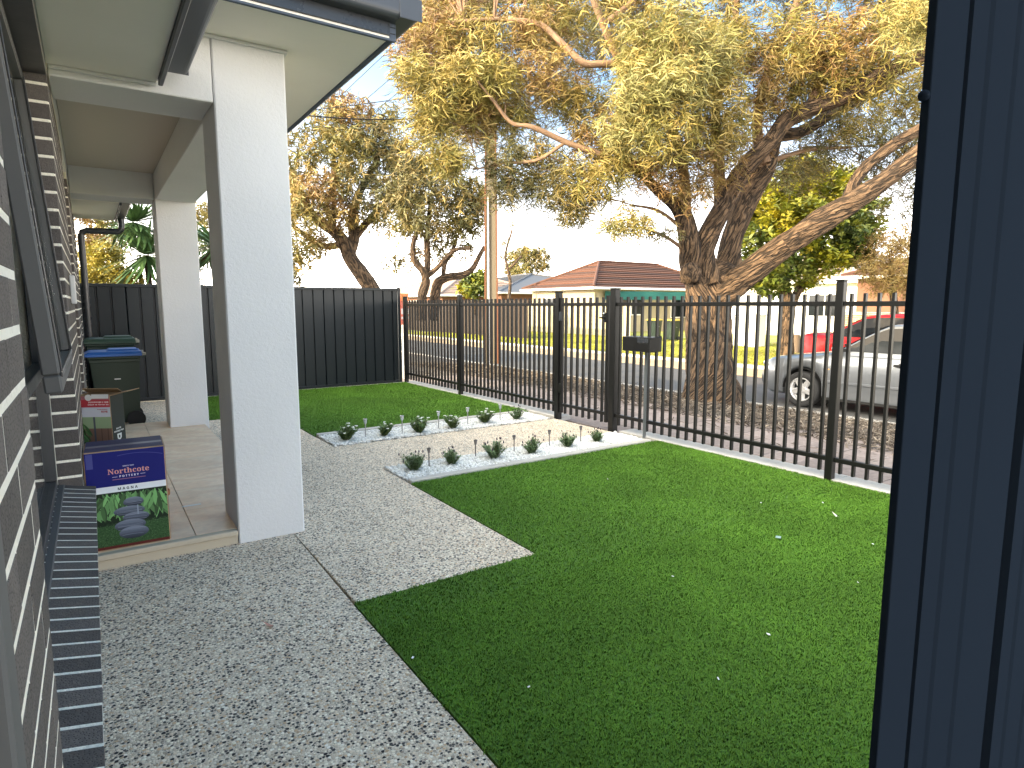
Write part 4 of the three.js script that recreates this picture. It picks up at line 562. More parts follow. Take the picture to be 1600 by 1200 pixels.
{ // the big street gum
  const o = thing('gum_tree', 'huge gum tree with furrowed trunk behind the picket fence, beside the silver car', 'tree', [0, 0, 0]), r = rng(101), W = 10.9;
  const trunkRows = [[1112, 652, W, 56], [1110, 622, W, 45], [1107, 585, W, 37], [1106, 530, W, 33], [1106, 480, W, 34], [1112, 440, W, 40], [1116, 415, W, 34]];
  part('trunk', limb(LP(trunkRows), { n: 48, step: 0.05, amp: 0.16, flute: 0.2, seed: 3 }), M.bark, o);
  const limbs = [
    [[1098, 450, 10.85, 20], [1083, 415, 10.7, 19], [1078, 385, 10.55, 17], [1070, 348, 10.4, 15], [1056, 322, 10.2, 11], [1020, 290, 10.0, 8], [990, 255, 9.8, 7], [950, 200, 9.6, 5]],
    [[1070, 350, 10.4, 13], [1069, 310, 10.4, 10], [1067, 261, 10.4, 8], [1050, 200, 10.2, 7], [1010, 150, 9.9, 7], [972, 100, 9.6, 7], [945, 45, 9.3, 6], [920, -20, 9.1, 5]],
    [[1112, 440, 10.7, 22], [1100, 392, 10.6, 17], [1132, 319, 10.4, 14], [1154, 275, 10.3, 14], [1186, 239, 10.1, 13], [1208, 214, 10.0, 12], [1226, 190, 9.9, 12], [1250, 176, 9.8, 13], [1317, 149, 9.5, 13], [1382, 114, 9.2, 13], [1455, 80, 8.9, 13], [1540, 40, 8.6, 10]],
    [[1140, 440, 11.0, 22], [1140, 391, 10.9, 17], [1168, 312, 10.8, 16], [1196, 262, 10.7, 14], [1212, 215, 10.7, 11], [1248, 207, 10.7, 9], [1310, 172, 10.8, 8], [1400, 130, 11, 6]],
    [[1130, 462, 10.7, 22], [1168, 428, 10.4, 20], [1212, 393, 10.1, 19], [1262, 360, 9.8, 18], [1306, 332, 9.6, 17], [1346, 307, 9.4, 15], [1380, 284, 9.3, 14], [1440, 236, 9.1, 13], [1540, 160, 8.8, 11]],
    [[1318, 326, 9.6, 8], [1332, 290, 9.7, 9], [1353, 261, 9.7, 9], [1400, 224, 9.6, 9], [1460, 190, 9.5, 8], [1540, 150, 9.4, 6]],
    [[1196, 256, 10.3, 9], [1184, 217, 10.3, 8], [1186, 163, 10.2, 7], [1210, 90, 10.1, 7], [1240, 20, 10, 6], [1260, -60, 10, 4]],
    [[1125, 330, 10.5, 9], [1123, 246, 10.5, 8], [1118, 188, 10.4, 7], [1130, 110, 10.3, 6], [1150, 20, 10.2, 5], [1150, -70, 10.2, 4]],
    [[1262, 172, 9.8, 8], [1290, 118, 9.7, 8], [1330, 70, 9.6, 7], [1390, 30, 9.5, 6], [1450, 5, 9.4, 5]],
  ];
  limbs.forEach((l, i) => part('limb', limb(LP(l), { n: i === 2 || i === 4 || i === 3 ? 24 : 16, step: 0.06, amp: 0.2, flute: i === 2 || i === 3 || i === 4 ? 0.1 : 0, seed: 20 + i }), i === 6 || i === 8 || i === 1 ? M.smoothBark : M.bark, o));
  const br = [[[1005, 272, 9.9, 5], [950, 246, 9.7, 4.5], [884, 222, 9.6, 4.5], [830, 198, 9.5, 4], [800, 192, 9.5, 3], [770, 156, 9.4, 2.5], [740, 120, 9.3, 1.5]], [[972, 100, 9.6, 6], [940, 100, 9.5, 5.5], [914, 99, 9.5, 5.5], [890, 80, 9.5, 5.5], [872, 62, 9.5, 5], [845, 39, 9.6, 4.5], [785, 30, 9.7, 3.5], [700, 35, 9.8, 2.2]], [[940, 40, 9.3, 5], [985, 5, 9.2, 4], [1030, -40, 9, 3]], [[884, 222, 9.6, 3], [840, 250, 9.7, 3], [790, 255, 9.8, 2], [740, 265, 9.9, 1.2]], [[1082, 400, 10.6, 4], [1040, 370, 10.4, 2.5], [1000, 355, 10.2, 1.5]], [[1080, 370, 10.5, 3], [1030, 330, 10.3, 2.5], [985, 320, 10.1, 1.4]], [[1210, 250, 10.7, 4], [1260, 235, 10.9, 3], [1330, 230, 11.2, 2]]];
  part('branches', merge(br.map((l, i) => limb(LP(l), { n: 8, step: 0.1, amp: 0.1, seed: 50 + i }))), M.smoothBark, o).userData.kind = 'stuff';
  // a burl and pruned stubs at the fork
  const burl = new THREE.SphereGeometry(0.19, 20, 14), bp = burl.attributes.position; for (let i = 0; i < bp.count; i++) { const k = 0.85 + 0.3 * vn(bp.getX(i) * 9 + 9, bp.getY(i) * 9 + bp.getZ(i) * 7 + 9, 64, 5); bp.setXYZ(i, bp.getX(i) * k, bp.getY(i) * k, bp.getZ(i) * k); } burl.computeVertexNormals(); part('burl', burl, M.bark, o, at(1079, 428, 10.55).toArray());
  const TN = ['olive', 'pale', 'rust', 'dark'];
  const rows = [[660, 60, 10, 55, 60, 2], [700, 150, 9.8, 55, 60, 0], [650, 110, 9.6, 36, 40, 0], [690, 30, 10.5, 60, 60, 2], [750, 60, 10, 55, 55, 0], [722, 115, 9.5, 45, 50, 0], [675, 185, 9.6, 42, 45, 0], [752, 172, 10, 40, 40, 2], [700, 232, 9.5, 32, 34, 0], [768, 112, 9.5, 40, 40, 0], [800, 170, 10, 32, 22, 0], [820, 60, 10, 60, 60, 2], [870, 30, 10.5, 60, 60, 0], [850, 110, 9.6, 45, 40, 2], [905, 150, 10, 45, 44, 0], [840, 245, 10.2, 42, 46, 0], [800, 285, 10, 34, 34, 3], [880, 290, 10, 48, 54, 3], [930, 270, 9.8, 50, 56, 0], [985, 235, 9.8, 45, 50, 0], [930, 205, 10, 50, 50, 2], [895, 325, 9.8, 22, 14, 3], [790, 235, 9.8, 34, 26, 3],
    [1000, 55, 8.9, 48, 62, 1], [1042, 40, 8.6, 52, 66, 1], [1085, 75, 8.7, 50, 60, 1], [1005, 120, 8.7, 46, 58, 1], [1058, 125, 8.6, 50, 62, 1], [985, 180, 8.8, 42, 50, 1], [1040, 190, 8.8, 50, 52, 0], [1105, 140, 9, 50, 56, 0], [1090, 215, 9.4, 44, 40, 2], [1130, 195, 9.4, 44, 36, 0], [1035, 262, 9.6, 40, 32, 2], [1085, 285, 9.8, 34, 22, 2], [985, 335, 9.6, 34, 16, 0], [1025, 350, 9.8, 30, 12, 3], [955, 350, 9.6, 26, 10, 1], [1130, 255, 10, 34, 16, 2],
    [1140, 45, 9.6, 60, 60, 0], [1200, 90, 9.6, 52, 44, 2], [1255, 50, 9.4, 60, 56, 0], [1310, 60, 9.2, 55, 48, 2], [1350, 110, 9.4, 40, 30, 0], [1405, 40, 9, 60, 56, 0], [1445, 15, 7.6, 44, 36, 1], [1180, 150, 9.9, 40, 26, 2], [1240, 140, 10, 40, 30, 0], [1290, 110, 9.6, 45, 36, 0], [1160, 215, 10.4, 34, 18, 2], [1275, 225, 11.2, 48, 26, 3], [1335, 215, 11.4, 50, 32, 3], [1395, 180, 11, 50, 38, 0], [1425, 235, 11.2, 42, 28, 3], [1380, 250, 11.6, 40, 24, 3], [1425, 300, 11.4, 40, 24, 3], [1250, 255, 11.5, 40, 18, 3], [1340, 170, 10.2, 40, 18, 0], [1300, 190, 11, 34, 14, 3], [1445, 130, 10.5, 40, 34, 0], [1225, 250, 11, 30, 12, 3]];
  const cl = CL(rows, 2.7, TN); for (const c of cl) c.r *= 1.18;
  for (let i = 0; i < 90; i++) { const x = rr(640, 1620, r), y = rr(-120, 215, r); if (x > 1150 && y > 120) continue; const k = 11.2 + r() * 2.6; cl.push({ p: at(x, y, k), r: 0.72, n: 70, tone: TN[[0, 2, 3, 0][Math.floor(r() * 4)]] }); }
  for (let i = 0; i < 60; i++) cl.push({ p: at(rr(620, 1700, r), rr(-420, -40, r), 8.6 + r() * 5), r: 0.85, n: 56, tone: TN[[0, 2, 0, 1][Math.floor(r() * 4)]] });
  foliage(o, gumGeo, cl, 1.0, r);
  const nodes = []; for (const l of [...limbs.map((q) => q.slice(2)), ...br]) { const c = new THREE.CatmullRomCurve3(l.map((p) => at(p[0], p[1], p[2]))); for (let t = 0; t <= 1; t += 0.08) nodes.push(c.getPoint(t)); }
  const tw = []; twigsTo(cl, nodes, r, tw, 0.013); part('twigs', merge(tw), mat([0.20, 0.125, 0.075], 0.85), o).userData.kind = 'stuff';
}
function farTree(label, limbs, rows, tones, opts, geos, size, k = 1) {
  const o = thing(opts.name ?? 'gum_tree', label, 'tree', [0, 0, 0]), r = rng(opts.seed), bark = opts.bark ?? M.bark;
  limbs.forEach((l, i) => part(i ? 'limb' : 'trunk', limb(LP(l), { n: 14, step: 0.14, amp: 0.1, seed: opts.seed + i }), bark, o));
  const cl = CL(rows, k, tones); if (opts.extra) opts.extra(cl, r); foliage(o, geos, cl, size, r, opts.flat ?? 0.8);
  const nodes = []; for (const l of limbs) { const c = new THREE.CatmullRomCurve3(l.map((p) => at(p[0], p[1], p[2]))); for (let t = 0.2; t <= 1; t += 0.1) nodes.push(c.getPoint(t)); }
  const tw = []; twigsTo(cl, nodes, r, tw, opts.twig ?? 0.02); part('twigs', merge(tw), bark, o).userData.kind = 'stuff'; return o;
}
{
  PAL.mid = [[0.27, 0.24, 0.07], [0.22, 0.21, 0.06], [0.36, 0.28, 0.08], [0.15, 0.16, 0.05]]; const A = ['mid', 'dark', 'rust', 'dark'];
  farTree('leaning gum tree with thick forked trunk beyond the dark back fence', [
    [[592, 500, 22.5, 14], [585, 460, 22.5, 13], [566, 430, 22.4, 12], [548, 405, 22.3, 11.5], [538, 380, 22.2, 11], [520, 360, 22, 9], [492, 340, 21.8, 7], [470, 305, 21.6, 5]],
    [[546, 398, 22.3, 9], [553, 372, 22.4, 9], [551, 340, 22.5, 8], [562, 300, 22.6, 6], [590, 250, 22.8, 4]], [[553, 372, 22.4, 7], [580, 340, 22.6, 5], [610, 310, 22.8, 4], [640, 280, 23, 3]], [[538, 380, 22.2, 6], [510, 385, 22, 5], [480, 370, 21.8, 4], [455, 350, 21.6, 3]], [[520, 360, 22, 5], [522, 310, 22, 4], [520, 250, 22, 3]]],
    [[470, 240, 21.5, 48, 70, 0], [515, 195, 21.5, 46, 70, 0], [555, 175, 22, 42, 64, 2], [540, 230, 21, 46, 70, 0], [590, 215, 22, 42, 60, 1], [620, 235, 22, 38, 54, 1], [500, 290, 21, 48, 74, 2], [555, 280, 21.2, 46, 70, 1], [610, 285, 22, 42, 60, 1], [470, 330, 21, 44, 60, 0], [530, 325, 21.4, 36, 44, 2], [585, 330, 22, 34, 38, 0], [465, 385, 21, 34, 42, 0], [500, 375, 21.4, 24, 22, 2], [640, 265, 22.5, 32, 36, 3], [455, 290, 22, 40, 50, 0], [565, 230, 22.6, 44, 44, 3], [520, 150, 22.5, 26, 24, 2], [600, 180, 23, 30, 30, 0], [458, 425, 24, 20, 22, 1]], A, { seed: 301 }, gumFar, 1.25, 2.2);
  farTree('small twin trunked gum tree behind the far end of the picket fence', [
    [[657, 500, 18.5, 8], [660, 462, 18.5, 7.5], [665, 440, 18.5, 7], [662, 425, 18.4, 6], [648, 408, 18.3, 5], [645, 385, 18.2, 4], [655, 350, 18.2, 3]], [[665, 445, 18.5, 6], [668, 410, 18.6, 5], [667, 370, 18.7, 4.5], [672, 320, 18.8, 3]], [[666, 432, 18.5, 5], [682, 420, 18.5, 4], [698, 402, 18.4, 4], [712, 390, 18.3, 3], [735, 388, 18.2, 2.5]],
    [[677, 500, 18.9, 9], [680, 460, 18.9, 8], [686, 440, 18.9, 7], [700, 433, 18.9, 6], [722, 430, 18.9, 5.5], [738, 420, 18.9, 4.5], [748, 402, 18.9, 4], [757, 385, 18.9, 3]], [[692, 434, 18.9, 4], [696, 410, 19, 3.5], [706, 395, 19, 3], [714, 370, 19, 2]]],
    [[640, 300, 18.4, 44, 60, 1], [690, 290, 18.5, 44, 60, 1], [720, 320, 18.7, 40, 52, 1], [660, 345, 18.2, 38, 46, 1], [705, 355, 18.8, 34, 36, 0], [740, 345, 19, 26, 26, 0], [630, 350, 18.6, 30, 30, 0], [650, 255, 18.8, 40, 52, 3], [700, 250, 19, 36, 44, 1], [735, 290, 19, 30, 34, 0], [680, 385, 19.4, 26, 16, 0], [640, 398, 19.4, 26, 14, 3], [725, 385, 19.4, 22, 10, 0], [615, 405, 20, 18, 6, 3], [748, 310, 19, 20, 18, 2], [620, 310, 18.6, 34, 40, 1]], A, { seed: 302 }, gumFar, 1.15, 2.0);
  farTree('pale branching street tree seen right of the power pole', [[[795, 470, 40, 3], [797, 440, 40, 2.5], [790, 400, 40, 2], [800, 360, 40, 1.5]], [[796, 420, 40, 2], [815, 400, 40, 1.5]]], [[790, 375, 40, 12, 16, 3], [800, 350, 40, 12, 10, 0], [785, 395, 40, 10, 12, 3]], A, { seed: 309 }, gumFar, 1.2);
  farTree('rounded distant gum tree above the grey roof, right of the power pole', [[[825, 470, 75, 3], [825, 440, 75, 3], [822, 410, 75, 2.5], [815, 395, 75, 2]], [[823, 420, 75, 2], [840, 400, 75, 2]]], [[805, 400, 75, 17, 60, 0], [822, 390, 75, 15, 60, 0], [845, 395, 75, 15, 60, 3], [830, 412, 75, 18, 60, 3], [800, 418, 75, 14, 50, 0], [852, 412, 75, 11, 30, 1], [815, 420, 74, 14, 40, 0]], A, { seed: 303 }, gumFar, 2.6, 1.6);
  farTree('bright leafy green tree in front of the far grey roof, left of the power pole', [[[741, 490, 34, 4], [741, 465, 34, 3.5], [741, 445, 34, 3]]], [[735, 440, 33.5, 14, 60, 0], [750, 436, 33.5, 14, 60, 0], [728, 452, 33.5, 12, 40, 1], [755, 450, 33.5, 12, 44, 1], [742, 455, 33, 14, 50, 0]], ['green', 'lime'], { seed: 304, name: 'leafy_tree' }, [1, 2].map((s) => broadSpray(s * 7, 12, 0.16, 0.07)), 1.6, 1.3);
  const bro = [1, 2, 3].map((s) => broadSpray(s * 5 + 1, 16, 0.13, 0.065)), lim = [];
  farTree('dense bright yellow green tree behind the big gum and the red car', [[[1228, 560, 20, 13], [1227, 520, 20, 12], [1230, 480, 20, 11], [1222, 440, 20, 9], [1210, 400, 20, 7]], [[1230, 490, 20, 8], [1250, 450, 20, 6], [1280, 410, 20, 5]]],
    [[1240, 290, 20, 50, 90, 0], [1200, 330, 20, 50, 90, 0], [1285, 310, 20, 50, 90, 0], [1190, 385, 19.6, 46, 80, 1], [1240, 350, 19.2, 52, 110, 0], [1300, 360, 19.6, 52, 100, 1], [1340, 330, 20.4, 40, 70, 1], [1230, 410, 19.4, 44, 80, 1], [1280, 405, 19.4, 40, 60, 0], [1330, 395, 20, 36, 60, 1], [1185, 430, 20, 30, 40, 1], [1265, 275, 20.6, 44, 70, 0], [1350, 365, 21, 30, 44, 1], [1210, 445, 19.8, 24, 26, 1], [1315, 290, 21, 36, 50, 0], [1260, 440, 20, 20, 16, 0], [1170, 330, 21, 34, 40, 0]], ['lime', 'green'], { seed: 305, name: 'leafy_tree' }, bro, 1.35, 1.7);
  farTree('straw coloured feathery tree at the right beside the dark fence panel', [[[1400, 560, 19, 7], [1398, 500, 19, 6], [1395, 450, 19, 5], [1390, 410, 19, 4]]], [[1380, 380, 19, 36, 90, 0], [1415, 370, 18.6, 34, 84, 0], [1395, 420, 18.6, 36, 90, 0], [1430, 410, 18.4, 32, 76, 0], [1360, 415, 19, 26, 56, 0], [1420, 440, 18.6, 24, 44, 1], [1375, 440, 19, 22, 30, 1], [1450, 370, 19, 34, 60, 0]], ['straw', 'rust'], { seed: 306, name: 'feathery_tree' }, [1, 2].map((s) => gumSpray(s * 23, 14, 0.13, 0.014)), 1.15, 1.5);
  farTree('sunlit yellow bush behind the dark back fence, seen through the porch', [[[165, 520, 15.5, 6], [165, 470, 15.5, 5], [160, 430, 15.5, 3]]], [[150, 425, 15.5, 26, 120, 0], [180, 430, 15.5, 24, 110, 0], [165, 400, 15.6, 24, 100, 0], [140, 400, 15.8, 20, 80, 0], [205, 440, 15.5, 20, 70, 0], [130, 440, 15.4, 20, 60, 0], [150, 380, 16, 20, 30, 1]], ['yellow', 'straw'], { seed: 307, name: 'bush' }, [1, 2].map((s) => broadSpray(s * 9, 14, 0.10, 0.03)), 1.0, 1.2);
  farTree('tall reddish tree beyond the yellow bush, seen through the porch', [[[150, 520, 24, 5], [152, 420, 24, 4.5], [155, 340, 24, 4]]], [[140, 370, 24, 26, 40, 0], [170, 350, 24, 26, 40, 1], [150, 330, 24, 26, 40, 0], [185, 385, 24, 20, 30, 1], [320, 330, 26, 24, 60, 1], [318, 370, 26, 20, 40, 2]], ['rust', 'olive', 'green'], { seed: 308 }, gumFar, 1.4, 1.3);
}
{ // spiky yucca
  const c = at(232, 392, 15), o = thing('yucca', 'spiky green yucca with sword leaves above the back fence', 'plant', [c.x, 0, c.z]), r = rng(71), st = [[V(0.1, 0, 0), V(0.0, 1.3, 0), V(-0.05, c.y - 0.1, 0)], [V(0.2, 0, 0.1), V(0.6, 1.4, 0.1), V(0.75, c.y - 0.6, 0.2)], [V(0.1, 0, 0), V(0.9, 2.2, -0.1), V(1.5, 3.0, 0)]];
  st.forEach((p) => part('stem', limb(p.map((q, i) => [q, 0.09 - 0.015 * i]), { n: 10 }), M.bark, o));
  for (const [p, k] of [[st[0][2], 1.15], [st[1][2], 0.85], [V(-0.25, c.y + 0.65, 0.1), 0.9], [st[2][2], 1.0]]) { const l = [{ p: [], n: [] }, { p: [], n: [] }]; for (let i = 0; i < 210; i++) { const a = r() * 6.283, e = rr(-0.95, 1.1, r), d = V(Math.cos(a), e, Math.sin(a)).normalize(), s = V().crossVectors(d, V(0, 1, 0.01)).normalize(); leafStrip(p.clone().addScaledVector(d, 0.05), d, s, rr(0.75, 1.2, r) * k, 0.06, rr(-0.28, 0.05, r), l[i % 2], 4); } part('leaves', finish(l[0]), mat([0.05, 0.105, 0.035], 0.45), o).userData.kind = 'stuff'; part('leaves', finish(l[1]), mat([0.085, 0.16, 0.055], 0.45), o).userData.kind = 'stuff'; }
}
// ---------------------------------------------------------------- power pole and wires
{
  const b = at(768, 560, 16.2), o = thing('power_pole', 'tall power pole of concrete between two rusty steel beams', 'power pole', [b.x, 0, b.z], -0.62), rust = mat([0.17, 0.07, 0.035], 0.85), con = mat([0.17, 0.145, 0.105], 0.9, { map: T.blotch });
  const tap = (x0, x1, w0, w1, z) => polys([[V(x0[0], 0, -z), V(x0[1], 0, -z), V(x0[1], 0, z), V(x0[0], 0, z)], [V(x1[0], 9.2, -z), V(x1[1], 9.2, -z), V(x1[1], 9.2, z), V(x1[0], 9.2, z)], [V(x0[0], 0, z), V(x0[1], 0, z), V(x1[1], 9.2, z), V(x1[0], 9.2, z)], [V(x0[0], 0, -z), V(x0[1], 0, -z), V(x1[1], 9.2, -z), V(x1[0], 9.2, -z)], [V(x0[0], 0, -z), V(x0[0], 0, z), V(x1[0], 9.2, z), V(x1[0], 9.2, -z)], [V(x0[1], 0, -z), V(x0[1], 0, z), V(x1[1], 9.2, z), V(x1[1], 9.2, -z)]], V((x0[0] + x0[1]) / 2, 4, 0));
  part('concrete_core', tap([-0.15, 0.15], [-0.08, 0.08], 0, 0, 0.07), con, o); part('steel_beam', tap([-0.185, -0.151], [-0.115, -0.081], 0, 0, 0.085), rust, o); part('steel_beam', tap([0.151, 0.185], [0.081, 0.115], 0, 0, 0.085), rust, o);
  part('conduit', cyl(0.022, 0.022, 4.2, 10, -0.06, 0, 0.095), M.white, o); part('crossarm', bx(-1.1, 1.1, 8.75, 8.87, 0.09, 0.18, 0.006), M.timber, o); for (const x of [-1, -0.45, 0.45, 1]) part('insulator', cyl(0.04, 0.025, 0.14, 10, x, 8.871, 0.135), M.white, o);
  const wire = (label, a, c, sag) => { const m = a.clone().lerp(c, 0.5); m.y -= sag; const k = new THREE.CatmullRomCurve3([a, a.clone().lerp(c, 0.25).add(V(0, -sag * 0.75, 0)), m, a.clone().lerp(c, 0.75).add(V(0, -sag * 0.75, 0)), c]); const q = one('power_line', new THREE.TubeGeometry(k, 60, 0.011, 6), M.rubber, label, 'wire'); q.userData.group = 'overhead wires along the street'; };
  const top = (x, y = 9.0) => V(b.x + x * Math.cos(0.62), y, b.z + x * Math.sin(0.62));
  [-0.95, 0.1, 0.95].forEach((x, i) => { const t = top(x), k = [38, 19, 0, -19, -38].map((d, j) => V(t.x, j % 2 ? 8.5 : 9.0, t.z + d)), q = one('power_line', new THREE.TubeGeometry(new THREE.CatmullRomCurve3(k), 120, 0.011, 6), M.rubber, ['leftmost', 'middle', 'rightmost'][i] + ' of the three street wires crossing the sky beside the porch eave', 'wire'); q.userData.group = 'overhead wires along the street'; });
  wire('lower service wire running from the pole towards the porch roof', top(0, 6.4), V(0.5, 4.1, -9), 0.35);
  wire('upper service wire running from the pole over the back fence', top(0, 6.9), V(-3, 6.0, -22), 0.3);
}
// ---------------------------------------------------------------- houses across the street
function gable(o, x0, x1, z0, z1, y0, ye, wall) { part('wall', merge([bx(x0, x0 + 0.2, y0, ye, z0, z1, 0.01), bx(x1 - 0.2, x1, y0, ye, z0, z1, 0.01), bx(x0 + 0.201, x1 - 0.201, y0, ye, z0, z0 + 0.2, 0.01), bx(x0 + 0.201, x1 - 0.201, y0, ye, z1 - 0.2, z1, 0.01)]), wall, o); }
// stepped courses of tiles on a roof face: eave edge a-b, ridge edge d-c
function courses(a, b, c, d, n, lift, m, o, name = 'tile_course') {
  const nrm = V().crossVectors(b.clone().sub(a), d.clone().sub(a)).normalize(); if (nrm.y < 0) nrm.negate();
  for (let i = 0; i < n; i++) { const t0 = i / n, t1 = (i + 1) / n, A = a.clone().lerp(d, t0), B = b.clone().lerp(c, t0), C = b.clone().lerp(c, t1), D = a.clone().lerp(d, t1), Au = A.clone().addScaledVector(nrm, lift), Bu = B.clone().addScaledVector(nrm, lift); part(name, polys([[Au, Bu, C, D], [A, B, Bu, Au]], null), m[i % m.length], o); }
}
function hipHouse(label, x0, x1, z0, z1, ye, rise, wall, mats, n, ov = 0.5) {
  const o = thing('house', label, 'house', [0, 0, 0]), X0 = x0 - ov, X1 = x1 + ov, Z0 = z0 - ov, Z1 = z1 + ov, h = Math.min(X1 - X0, Z1 - Z0) / 2, along = X1 - X0 > Z1 - Z0, yr = ye + rise;
  gable(o, x0, x1, z0, z1, -0.3, ye + 0.1, wall);
  const r0 = along ? V(X0 + h, yr, (Z0 + Z1) / 2) : V((X0 + X1) / 2, yr, Z0 + h), r1 = along ? V(X1 - h, yr, (Z0 + Z1) / 2) : V((X0 + X1) / 2, yr, Z1 - h), c = [V(X0, ye, Z0), V(X1, ye, Z0), V(X1, ye, Z1), V(X0, ye, Z1)];
  const roof = part('roof', polys([c], null), M.soffit, o);
  const F = along ? [[c[3], c[2], r1, r0], [c[0], c[1], r1, r0], [c[0], c[3], r0, r0], [c[1], c[2], r1, r1]] : [[c[0], c[3], r1, r0], [c[1], c[2], r1, r0], [c[3], c[2], r1, r1], [c[0], c[1], r0, r0]];
  for (const f of F) courses(...f, n, 0.06, mats, roof);
  const cap = (a, b) => bar(a.clone().add(V(0, 0.05, 0)), b.clone().add(V(0, 0.05, 0)), 0.09, 0.09, 6);
  part('ridge_cap', merge([cap(r0, r1), cap(c[0], r0), cap(c[3], along ? r0 : r1), cap(c[1], along ? r1 : r0), cap(c[2], r1)]), mats[0], roof);
  part('gutter', merge([bx(X0 - 0.1, X0, ye - 0.12, ye + 0.02, Z0 - 0.1, Z1 + 0.1, 0.02), bx(X0 + 0.001, X1, ye - 0.12, ye + 0.02, Z1, Z1 + 0.1, 0.02)]), M.white, o);
  return o;
}
function win(o, x, y0, y1, z0, z1, axis = 'x') { const f = axis === 'x' ? (a, b, c, d, e) => bx(x - e, x + 0.06, a, b, c, d, 0.004) : (a, b, c, d, e) => bx(c, d, a, b, x - 0.06, x + e, 0.004); const w = part('window', merge([f(y0, y0 + 0.07, z0, z1, 0.04), f(y1 - 0.07, y1, z0, z1, 0.04), f(y0 + 0.071, y1 - 0.071, z0, z0 + 0.06, 0.04), f(y0 + 0.071, y1 - 0.071, z1 - 0.06, z1, 0.04), f(y0 + 0.071, y1 - 0.071, (z0 + z1) / 2 - 0.03, (z0 + z1) / 2 + 0.03, 0.03)]), M.white, o); part('pane', f(y0 + 0.072, y1 - 0.072, z0 + 0.061, z1 - 0.061, 0.012), M.darkglass, w); }
{
  const tileA = [mat([0.085, 0.036, 0.021], 0.85), mat([0.052, 0.025, 0.017], 0.85), mat([0.11, 0.044, 0.023], 0.85)], cream = mat([0.40, 0.34, 0.24], 0.9, { map: T.blotch }), redBrick = mat([0.17, 0.085, 0.055], 0.9, { map: T.blotch }), whiteWall = mat([0.80, 0.78, 0.72], 0.85);
  const h1 = hipHouse('house with a terracotta tiled hip roof across the street, left of the big gum', 24.5, 36, -33.9, -27.7, 2.55, 1.75, cream, tileA, 13);
  win(h1, 24.5, 0.9, 2.0, -32.5, -30.6); win(h1, -27.7, 0.9, 2.0, 26.5, 28.5, 'z'); win(h1, -27.7, 0.7, 2.0, 31, 33, 'z');
  const w2 = hipHouse('terracotta tiled roof wing showing just left of the big gum trunk', 32.5, 42, -26.9, -22.4, 2.6, 1.65, cream, tileA, 12); win(w2, 32.5, 0.9, 2.0, -26, -24.5);
  const metal = [mat([0.075, 0.076, 0.08], 0.6), mat([0.07, 0.071, 0.075], 0.6)];
  const h3 = hipHouse('long low house with a grey ribbed metal roof behind the power pole', 26, 46, -62, -40, 2.5, 2.0, redBrick, metal, 1); win(h3, 26, 0.9, 2.0, -58, -56); win(h3, 26, 0.9, 2.0, -50, -48);
  { const X0 = 25.5, ye = 2.5, rz = []; for (let z = -62.2; z < -39.6; z += 0.45) { const t = Math.min(1, (Math.min(z + 62.5, -39.5 - z)) / 11), a = V(X0, ye + 0.04, z), b = V(X0 + 10.5 * t, ye + 2.0 * t + 0.04, z); if (t > 0.05) rz.push(bar(a, b, 0.03, 0.03, 4)); } tag(part('roof_ribs', merge(rz), metal[0], h3), null, null, null, 'stuff'); }
  const h4 = hipHouse('cream eaved tiled house seen behind the twin trunked gum', 22, 32, -54, -42, 2.3, 2.0, redBrick, [mat([0.33, 0.24, 0.19], 0.8), mat([0.29, 0.21, 0.17], 0.8)], 14); win(h4, 22, 0.8, 1.9, -48, -46); win(h4, -42, 0.8, 1.9, 24, 26, 'z');
  const h5 = hipHouse('sunlit white house across the street right of the big gum trunk', 31, 44, -24, -15.8, 2.7, 2.0, whiteWall, [mat([0.34, 0.29, 0.25], 0.8), mat([0.30, 0.26, 0.22], 0.8)], 14); win(h5, 31, 0.9, 2.1, -18.4, -16.6); part('garage_door', bx(30.93, 31.02, 0, 2.3, -23.2, -19.6, 0.01), mat([0.85, 0.84, 0.8], 0.6), h5);
  hipHouse('neighbouring house next door beyond the dark back fence, left of the view', -15, -3.5, -27, -14.5, 2.6, 2.3, redBrick, tileA, 1);
  const h6 = hipHouse('brown brick house behind the red car at the right', 29, 40, -14.9, 2, 2.8, 2.2, redBrick, tileA, 12); win(h6, 29, 0.9, 2.1, -12.2, -10.2);
  // street furniture of the front gardens
  const fen = thing('metal_panel_fence', 'low cream ribbed metal fence in front of the terracotta roofed house', 'fence', [0, 0, 0]), cm = mat([0.46, 0.40, 0.27], 0.6);
  for (let z = -34; z < -23; z += 0.8) { const g = panelSheet(z, z + 0.8, -0.1, 1.5, 0.265, 0.03, 0.05, 0.03); g.rotateY(-Math.PI / 2); g.translate(22.6, 0, 0); part('fence_sheet', g, cm, fen); } part('rail', bx(22.57, 22.65, 1.48, 1.54, -34, -23, 0.004), cm, fen);
  const pal = thing('paling_fence', 'brown timber paling fence across the street at the far left, darkened as if shaded', 'fence', [17.5, 0, 0]); for (let z = -52; z < -24.6; z += 0.125) part('paling', (T.pg ??= chamfer(0.02, 1.9, 0.118, 0.003)), M.shadedTimber, pal, [rr(-0.006, 0.006), 0.82 + rr(-0.02, 0.02), z]);
  const cloth = one('shade_cloth', (() => { const g = new THREE.PlaneGeometry(6.2, 0.5, 12, 4), p = g.attributes.position; for (let i = 0; i < p.count; i++) p.setZ(i, 0.05 * Math.sin(p.getX(i) * 3) - 0.03 * p.getY(i)); g.rotateY(-0.2); g.translate(28.2, 2.1, -26.9); g.computeVertexNormals(); return g; })(), mat([0.01, 0.10, 0.09], 0.8), 'teal shade cloth hung under the eave of the terracotta roofed house', 'shade cloth');
